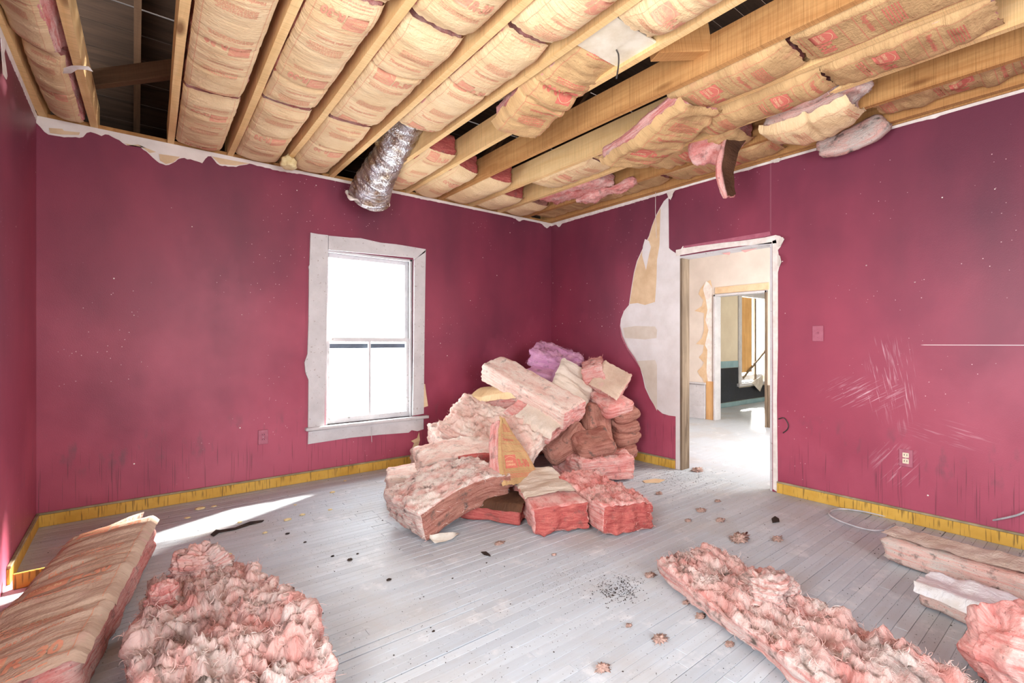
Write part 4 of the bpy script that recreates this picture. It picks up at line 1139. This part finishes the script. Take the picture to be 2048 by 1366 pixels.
clump('foam_blob', 'yellow foam blob bursting out between two ceiling batts above the window wall', 'foam', (0.98, 4.12, 2.60), (0.05, 0.06, 0.06), M_FOAM, 4.2)

# ------------------------------------------------------------------ the batts on the floor
def fl(px, py, z=0.0): return onz(px, py, z)
# left foreground
batt('large kraft faced batt lying paper side up against the left wall', [(-0.075, 3.36, 0.105), (-0.155, 2.90, 0.105), (-0.24, 2.45, 0.10), (-0.315, 2.00, 0.10)], 0.33, 0.175, up=(0.02, 0, 1), mat='pink', paper='floor', wr=0.010, bulge=0.02, flange=0.012, printing=(False, 0.05), pinch=((0.36, 0.02, 0.010), (0.70, 0.02, 0.010)), end=0.012, shear=0.75)
LB = BATTS[-1]
V = []
for k in range(9):
    t = k / 8; x, y = -0.235 + 0.275 * t, 3.23 + 0.245 * t
    w = 0.004 * math.sin(k * 1.7)
    V += [(x + w, y + w, 0.19), (x + w + 0.012, y + w - 0.012, 0.235 - 0.03 * (1 - t)), (x - 0.05, y - 0.03 + 0.01 * t, 0.225 - 0.02 * (1 - t))]
Fc = [(3 * k + a, 3 * k + a + 1, 3 * k + a + 4, 3 * k + a + 3) for k in range(8) for a in (0, 1)]
o = link('paper_flap', mesh_np('paper_flap', np.array(V) - np.array(LB.location), Fc, True, V), MK['floor'], LB)
batt('torn lumpy pink batt chunk in the left foreground', [(0.22, 2.66, 0.08), (0.23, 2.32, 0.095), (0.25, 1.98, 0.10), (0.27, 1.55, 0.10)], 0.50, 0.15, mat='torn', face=0.046, ffreq=11, res=0.0068, lump=0.03, side=0.012, sw=[0.62, 0.9, 1.0, 1.0], st=[0.8, 0.95, 1.05, 1.1], end=0.03)
clump('fiberglass_tuft', 'tall torn pink tuft standing on the far end of the left foreground chunk', 'insulation tuft', (0.245, 2.60, 0.115), (0.105, 0.08, 0.10), MF['torn'], 2.2, amp=0.4, freq=1.6, sub=6)
clump('fiberglass_tuft', 'small curled pink tuft on the left foreground chunk', 'insulation tuft', (0.10, 2.36, 0.14), (0.055, 0.05, 0.07), MF['pink'], 8.2, amp=0.35, freq=1.3, sub=5)
batt('small pale batt piece at the bottom edge of the frame', [(-0.13, 2.02, 0.04), (-0.20, 1.80, 0.04), (-0.24, 1.6, 0.04)], 0.15, 0.07, mat='cream', paper='pale', wr=0.005, flange=0.0)
# right foreground
batt('long torn pink batt lying across the right foreground', [(2.29, 1.43, 0.045), (2.18, 1.14, 0.05), (2.06, 0.80, 0.05), (1.95, 0.46, 0.05), (1.87, 0.15, 0.05)], 0.40, 0.075, mat='torn', face=0.040, ffreq=12, res=0.0085, lump=0.02, end=0.04, side=0.010, sw=[0.9, 1, 1.05, 1.1, 1.1])
clump('fiberglass_tuft', 'large swirled pink tuft on the long right foreground batt', 'insulation tuft', (2.20, 0.96, 0.08), (0.11, 0.09, 0.07), MF['torn'], 12.2, amp=0.4, freq=1.4, sub=6)
clump('fiberglass_tuft', 'pale torn pink lump in the bottom right corner', 'insulation tuft', (2.46, 0.22, 0.03), (0.17, 0.14, 0.16), MF['pink'], 22.2, amp=0.25, freq=1.0, sub=6)
batt('dusty grey pink batt lying at the right edge of the frame', [(3.36, 0.80, 0.075), (3.34, 0.50, 0.07), (3.31, 0.15, 0.07)], 0.27, 0.12, mat='grey', paper='pale', wr=0.006, lump=0.010, side=0.014, end=0.02, flange=-0.03)
batt('dusty white plastic wrapped batt lying beside the grey batt', [(2.90, 0.56, 0.055), (2.88, 0.35, 0.05), (2.86, 0.08, 0.05)], 0.26, 0.09, mat='grey', paper='pale', wr=0.008, lump=0.02, flange=0.02, sw=[0.75, 1, 1])
bpy.data.objects[BATTS[-1].name].children[-1].data.materials[0] = M_PLASTIC

# ---- the pile in the corner
P = dep
def pile(label, a, b, W, T, up, mid=None, **kw):
    a, b = Vector(a), Vector(b)
    pts = [a, (a + b) / 2 if mid is None else Vector(mid), b]
    pts = [pts[0], (pts[0] + pts[1]) / 2 + (Vector((0, 0, 0)) if mid is None else (Vector(mid) - (a + b) / 2) * 0.25), pts[1], (pts[1] + pts[2]) / 2 + (Vector((0, 0, 0)) if mid is None else (Vector(mid) - (a + b) / 2) * 0.25), pts[2]]
    kw.setdefault('res', 0.017); kw.setdefault('rnd', 0.024)
    return batt(label, pts, W, T, up=up, **kw)
# bottom layers
pile('cream batt end poking out lowest at the left of the pile, by the baseboard', (2.10, 4.08, 0.10), (2.75, 4.02, 0.11), 0.40, 0.18, (0, 0, 1), mat='cream')
pile('cream batt lying on the lowest one at the left of the pile', (2.22, 4.02, 0.28), (2.95, 3.82, 0.27), 0.42, 0.17, (-0.1, -0.25, 1), mat='cream', face=0.01)
pile('pale batt lying flat at the left front of the pile', (1.55, 3.52, 0.10), (2.10, 3.30, 0.13), 0.42, 0.19, (0, 0, 1), mat='cream', lump=0.015)
pile('batt with a deep red cut end lying over the front left batt', (1.72, 3.34, 0.26), (2.34, 3.14, 0.30), 0.36, 0.17, (-0.25, -0.1, 1), mat='cream', face=0.012, mid=(2.03, 3.24, 0.31), endmat='deep', sidemat='deep', sidefrom=0.42)
pile('bent batt with a torn white top curving at the front left of the pile', (1.33, 2.78, 0.115), (2.06, 2.86, 0.20), 0.42, 0.20, (0.0, -0.12, 1), mid=(1.72, 2.82, 0.22), mat='white', sidemat='brown', face=0.022, ffreq=14, side=0.008, rnd=0.03, res=0.013)
pile('dark batt tucked under the bent batt', (1.86, 2.88, 0.075), (2.10, 2.50, 0.075), 0.30, 0.13, (0, 0, 1), mat='deep', paper='brown', wr=0.004)
pile('pink batt with a kraft flap at the front of the pile', (2.44, 2.86, 0.13), (2.11, 2.17, 0.10), 0.36, 0.17, (-0.12, -0.1, 1), mat='pink', paper='pale', pr=(0.0, 0.72), endmat='deep', wr=0.010, end=0.025, side=0.016, flange=0.0, res=0.014)
pile('fluffy topped pink batt stretching out at the right front of the pile', (2.66, 2.62, 0.11), (2.43, 1.90, 0.11), 0.37, 0.18, (0.03, 0, 1), mat='pink', endmat='deep', face=0.03, ffreq=13, res=0.012, end=0.02, side=0.012)
pile('short torn block with a lavender end, right of the standing sheet', (2.96, 2.98, 0.13), (3.50, 2.86, 0.12), 0.48, 0.20, (0, 0, 1), mat='pink', face=0.022, st=[1, 0.9, 1.1], res=0.014)
# the big cream torn batt leaning over the left of the pile
pile('big cream batt with a torn fluffy face leaning down the left of the pile', P(905, 830, 4.35), P(1075, 905, 3.95), 0.46, 0.20, (-0.35, -0.75, 0.75), mat='cream', face=0.03, ffreq=14, res=0.012, rnd=0.06)
pile('standing kraft sheet batt with red logo print in the middle of the pile', P(994, 846, 3.72), P(1034, 968, 3.52), 0.46, 0.10, (0.30, -0.95, 0.12), mat='pink', paper='dirty', wr=0.006, printing=(False, 0.10), sw=[0.12, 0.55, 0.9, 1.1], flange=0.0, res=0.013)
# middle
pile('pale kraft covered batt lying behind the long white one', P(955, 800, 4.75), P(1045, 790, 4.55), 0.36, 0.14, (-0.1, -0.3, 1), mat='pink', paper='kraft', wr=0.006)
pile('pink batt with open red folds under the long white one', P(1030, 815, 4.35), P(1120, 860, 4.1), 0.34, 0.14, (-0.2, -0.7, 0.8), mat='pink', paper='pale', pr=(0.3, 1.0), wr=0.01)
pile('long pale batt lying slanted across the top of the pile', P(983, 735, 4.75), P(1150, 832, 4.10), 0.30, 0.19, (-0.15, -0.75, 0.65), mat='cream', endmat='pink', rnd=0.035, face=0.006, end=0.02)
# the heap core that carries the upper batts
pile('dusty batt at the bottom of the heap in the corner', (2.95, 3.9, 0.10), (3.65, 4.12, 0.10), 0.44, 0.19, (0, 0, 1), mat='brown')
pile('dusty batt second from the bottom of the heap in the corner', (2.95, 3.92, 0.29), (3.65, 4.05, 0.29), 0.44, 0.18, (0, 0, 1), mat='brown')
pile('dusty batt third from the bottom of the heap in the corner', (3.05, 3.95, 0.47), (3.75, 4.1, 0.47), 0.44, 0.17, (0, 0, 1), mat='brown')
pile('dusty batt fourth from the bottom of the heap in the corner', (3.1, 3.98, 0.64), (3.78, 4.1, 0.65), 0.44, 0.17, (0, 0, 1), mat='brown')
# folded brown batts facing the camera
pile('lower left dusty folded batt facing the camera in the middle of the heap', P(1085, 905, 4.25), P(1160, 860, 4.35), 0.34, 0.15, (-0.5, -0.6, 0.7), mat='brown', rnd=0.07)
pile('round folded dusty batt beside the torn cream face', P(1135, 905, 4.25), P(1165, 858, 4.4), 0.30, 0.13, (0.3, -0.9, 0.3), mat='brown', rnd=0.065)
pile('dusty pink batt lying just above the lavender ended block', P(1150, 895, 4.15), P(1225, 878, 4.2), 0.30, 0.14, (0.1, -0.5, 0.9), mat='brown', rnd=0.06)
pile('upright dusty brown batt in the middle of the heap', P(1195, 880, 4.45), P(1190, 810, 4.6), 0.30, 0.16, (-0.2, -1, 0.1), mat='brown', rnd=0.06)
# stack at the right
for k, (lab, py, wdt) in enumerate((('bottom rolled batt of the stack by the right wall', 893, 0.17), ('second rolled batt from the bottom of the stack by the right wall', 866, 0.16), ('third rolled batt from the bottom of the stack by the right wall', 843, 0.15), ('fourth rolled batt from the bottom of the stack by the right wall', 820, 0.15))):
    pile(lab, P(1214, py + 3, 4.62), P(1262, py - 8, 4.72), 0.36, wdt * 0.86, (-0.15, -0.4, 0.9), mat='brown', rnd=0.07, lump=0.02)
pile('pink rolled batt near the top of the stack by the right wall', P(1190, 812, 4.55), P(1245, 797, 4.7), 0.38, 0.15, (-0.1, -0.4, 0.9), mat='pink', rnd=0.06)
pile('tan faced batt chunk standing on the right stack', P(1205, 790, 4.62), P(1232, 748, 4.72), 0.30, 0.20, (-0.85, -0.7, 0.35), mat='pink', paper='floor', wr=0.004, flange=0.0, rnd=0.02)
# top
pile('white kraft wrapped batt with a lavender top, high in the pile', P(1130, 800, 4.55), P(1150, 748, 4.80), 0.38, 0.17, (-0.35, -0.9, 0.35), mat='violet', paper='pale', wr=0.016, flange=0.01, pinch=((0.5, 0.03, 0.012),))
pile('fluffy pink batt end high at the right of the pile', P(1168, 748, 4.8), P(1208, 738, 4.75), 0.36, 0.18, (0, -0.3, 1), mat='pink', face=0.025, lump=0.02)
pile('lavender batt under the topmost torn one', P(1060, 745, 5.0), P(1135, 765, 4.9), 0.36, 0.16, (0, -0.4, 1), mat='violet')
pile('torn lavender pink batt topmost in the corner', P(1068, 706, 5.15), P(1160, 738, 5.0), 0.34, 0.15, (-0.1, -0.5, 1), mat='violet', face=0.03, lump=0.02, sw=[1.1, 1, 0.8])

# ------------------------------------------------------------------ loose things on the floor
CAB = [fl(2075, 1016, 0.10), fl(1990, 1046, 0.02), fl(1900, 1050, 0.012), fl(1800, 1038, 0.01), fl(1720, 1022, 0.01), fl(1676, 1018, 0.01), fl(1658, 1027, 0.01), fl(1680, 1042, 0.01), fl(1730, 1058, 0.01), fl(1765, 1060, 0.01), fl(1790, 1048, 0.01)]
CAB[0] = onx(2070, 1012, XR - 0.03); CAB[1] = onx(2020, 1034, XR - 0.04)
o = tube('floor_cable', CAB, 0.006, M_CABLE, None, 8, 140); props(o, 'pale cable looped on the floor along the right wall', 'cable')
o = tube('wire_hook', [onx(1557, 838, XR), onx(1568, 836, XR - 0.03), onx(1576, 848, XR - 0.04), onx(1575, 858, XR - 0.035), onx(1566, 866, XR - 0.02)], 0.004, M_CABLE_D, None, 6, 24); props(o, 'dark bent wire sticking out of the right wall beside the doorway', 'wire')
def curl_sheet(name, label, cat, rows, mat):
    n = len(rows[0]); V = [tuple(p) for r in rows for p in r]
    Fc = [(i * n + j, i * n + j + 1, (i + 1) * n + j + 1, (i + 1) * n + j) for i in range(len(rows) - 1) for j in range(n - 1)]
    o = link(name, mesh_np(name, V, Fc), mat); obj_origin(o, V[0]); props(o, label, cat)
    s_ = o.modifiers.new('thick', 'SOLIDIFY'); s_.thickness = 0.002
    return o
curl_sheet('paper_scrap', 'curled white paper scrap on the floor in front of the pile', 'paper scrap', [[fl(852, 1064, 0.05), fl(862, 1070, 0.045), fl(880, 1066, 0.05), fl(905, 1064, 0.03), fl(918, 1066, 0.012)], [fl(860, 1078, 0.02), fl(868, 1078, 0.008), fl(885, 1074, 0.008), fl(903, 1072, 0.008), fl(916, 1068, 0.006)], [fl(870, 1087, 0.03), fl(878, 1085, 0.012), fl(890, 1083, 0.008), fl(904, 1078, 0.012), fl(918, 1067, 0.012)]], M_SCRAP)
def chip(name, label, cat, q, z, mat, th=0.004, group=None):
    pts = [fl(a, b, z) for a, b in q]
    o = slab(name, pts, (0, 0, 1), th, mat); obj_origin(o, sum(pts, Vector()) / len(pts)); props(o, label, cat, group); return o
chip('wood_splinter', 'long dark wood splinter on the floor left of the pile', 'splinter', [(421, 1070), (432, 1060), (440, 1061), (470, 1056), (500, 1044), (528, 1041), (525, 1044), (500, 1050), (470, 1060), (438, 1066), (428, 1073)], 0.002, M_CHIP)
chip('wood_splinter', 'short dark splinter on the floor in front of the pile', 'splinter', [(962, 1105), (972, 1104), (980, 1110), (981, 1113), (968, 1110)], 0.002, M_CHIP)
chip('dark_shard', 'black shard on the floor right of the pile', 'shard', [(1543, 1038), (1550, 1033), (1558, 1038), (1559, 1044), (1545, 1046)], 0.002, M_CHIP)
chip('wood_chip', 'pale wood chip on the floor behind the pile by the doorway', 'chip', [(1285, 962), (1310, 958), (1330, 960), (1318, 966), (1290, 966)], 0.002, M_TAN)
TUFTS = ((1478, 1080, 0.034, 'largest grey pink tuft on the floor, beyond the long torn batt'), (1440, 1042, 0.018, 'flat grey tuft between the pile and the largest tuft'), (1402, 1022, 0.020, 'brownish tuft halfway between the pile and the doorway'), (1555, 1080, 0.020, 'wispy pale tuft right of the largest tuft'), (1376, 1042, 0.013, 'little tuft just right of the front pile batt'), (1320, 1280, 0.017, 'grey tuft on the open floor left of the long torn batt'), (1205, 1338, 0.015, 'tuft nearest the bottom edge on the open floor'), (1108, 1110, 0.008, 'tiny pink tuft in front of the pile middle'), (998, 1088, 0.014, 'thin stringy tuft by the short dark splinter'), (1400, 1234, 0.013, 'brown tuft touching the left edge of the long torn batt'), (1372, 1206, 0.010, 'flat brown tuft just above the brown one by the torn batt'), (1395, 942, 0.032, 'pink tuft at the foot of the doorway jamb'), (1258, 1252, 0.008, 'tiny grey tuft on the floor below the grit patch'), (1318, 988, 0.016, 'tan tuft right of the lavender ended block'), (1435, 1003, 0.013, 'small dark tuft in the light from the doorway'), (1460, 1290, 0.011, 'small tuft close under the long torn batt'), (1300, 1152, 0.016, 'tuft clinging to the far end of the long torn batt'))
for k, (px, py, sz, lab) in enumerate(TUFTS):
    clump('fiberglass_tuft', lab, 'insulation tuft', fl(px, py, 0.0), (sz * 1.25, sz * 0.85, sz * 0.5), M_TUFT, k * 1.9 + 3, 'small tufts on the floor', 0.95, 2.6, 4)
for k, (px, py, sz) in enumerate(((400, 1018, 0.035), (428, 1013, 0.018), (375, 1036, 0.02), (452, 1112, 0.03), (575, 1040, 0.026), (605, 1030, 0.02), (590, 1010, 0.012), (665, 985, 0.022), (530, 1066, 0.016), (660, 1020, 0.016), (480, 1045, 0.016), (690, 962, 0.014))):
    clump('foam_crumb', 'pale yellow foam crumb on the floor below the window wall', 'foam crumb', fl(px, py, 0.0), (sz * 0.8, sz * 0.6, sz * 0.25), M_FOAM, k * 2.3 + 31, 'yellow foam crumbs on the floor', 0.5, 2.4, 3)
for k, (px, py, sz) in enumerate(((700, 1120, 0.022), (665, 1113, 0.014), (778, 1160, 0.018), (575, 1068, 0.018), (610, 1085, 0.014), (715, 1108, 0.012), (867, 1263, 0.010), (973, 1126, 0.008), (905, 1157, 0.008), (765, 1041, 0.008))):
    clump('dark_crumb', 'small dark crumb of debris on the open floor', 'debris', fl(px, py, 0.0), (sz * 0.55, sz * 0.4, sz * 0.25), M_CHIP, k * 1.3 + 61, 'dark crumbs on the open floor', 0.6, 2.6, 3)
# uncountable grit
rs = np.random.RandomState(9)
V, Fc = [], []
def grit(x, y, s):
    a = rs.uniform(0, 6.28); i = len(V); k = rs.uniform(0.3, 0.8)
    c, d = math.cos(a) * s, math.sin(a) * s
    V.extend([(x + c, y + d, 0.0008), (x - d * k, y + c * k, 0.0008), (x - c, y - d, 0.0008), (x + d * k, y - c * k, 0.0008), (x, y, 0.0008 + s * 0.8)])
    Fc.extend([(i, i + 1, i + 4), (i + 1, i + 2, i + 4), (i + 2, i + 3, i + 4), (i + 3, i, i + 4)])
for _ in range(5200):
    x, y = rs.uniform(XL, XR), rs.uniform(0.15, 4.3)
    if rs.rand() < 0.35 + 0.65 * (gnoise(np.array([[x * 1.2, y * 1.2, 3.0]]))[0] + 0.5):
        grit(x, y, rs.choice([0.0016, 0.0022, 0.003, 0.0045], p=[0.45, 0.35, 0.15, 0.05]))
for _ in range(330):
    c = fl(1238, 1180); x, y = c.x + rs.normal() * 0.075, c.y + rs.normal() * 0.055
    grit(x, y, rs.uniform(0.002, 0.005))
for _ in range(260):
    c = fl(1150, 1165); grit(c.x + rs.normal() * 0.16, c.y + rs.normal() * 0.10, rs.uniform(0.0015, 0.0032))
for _ in range(500):
    c = fl(1345, 960); grit(c.x + rs.normal() * 0.25, c.y + rs.normal() * 0.2, rs.uniform(0.002, 0.005))
o = link('floor_grit', mesh_np('floor_grit', V, Fc, False), M_CHIP); props(o, 'dark grit and crumbs scattered all over the floor', 'grit', kind='stuff')
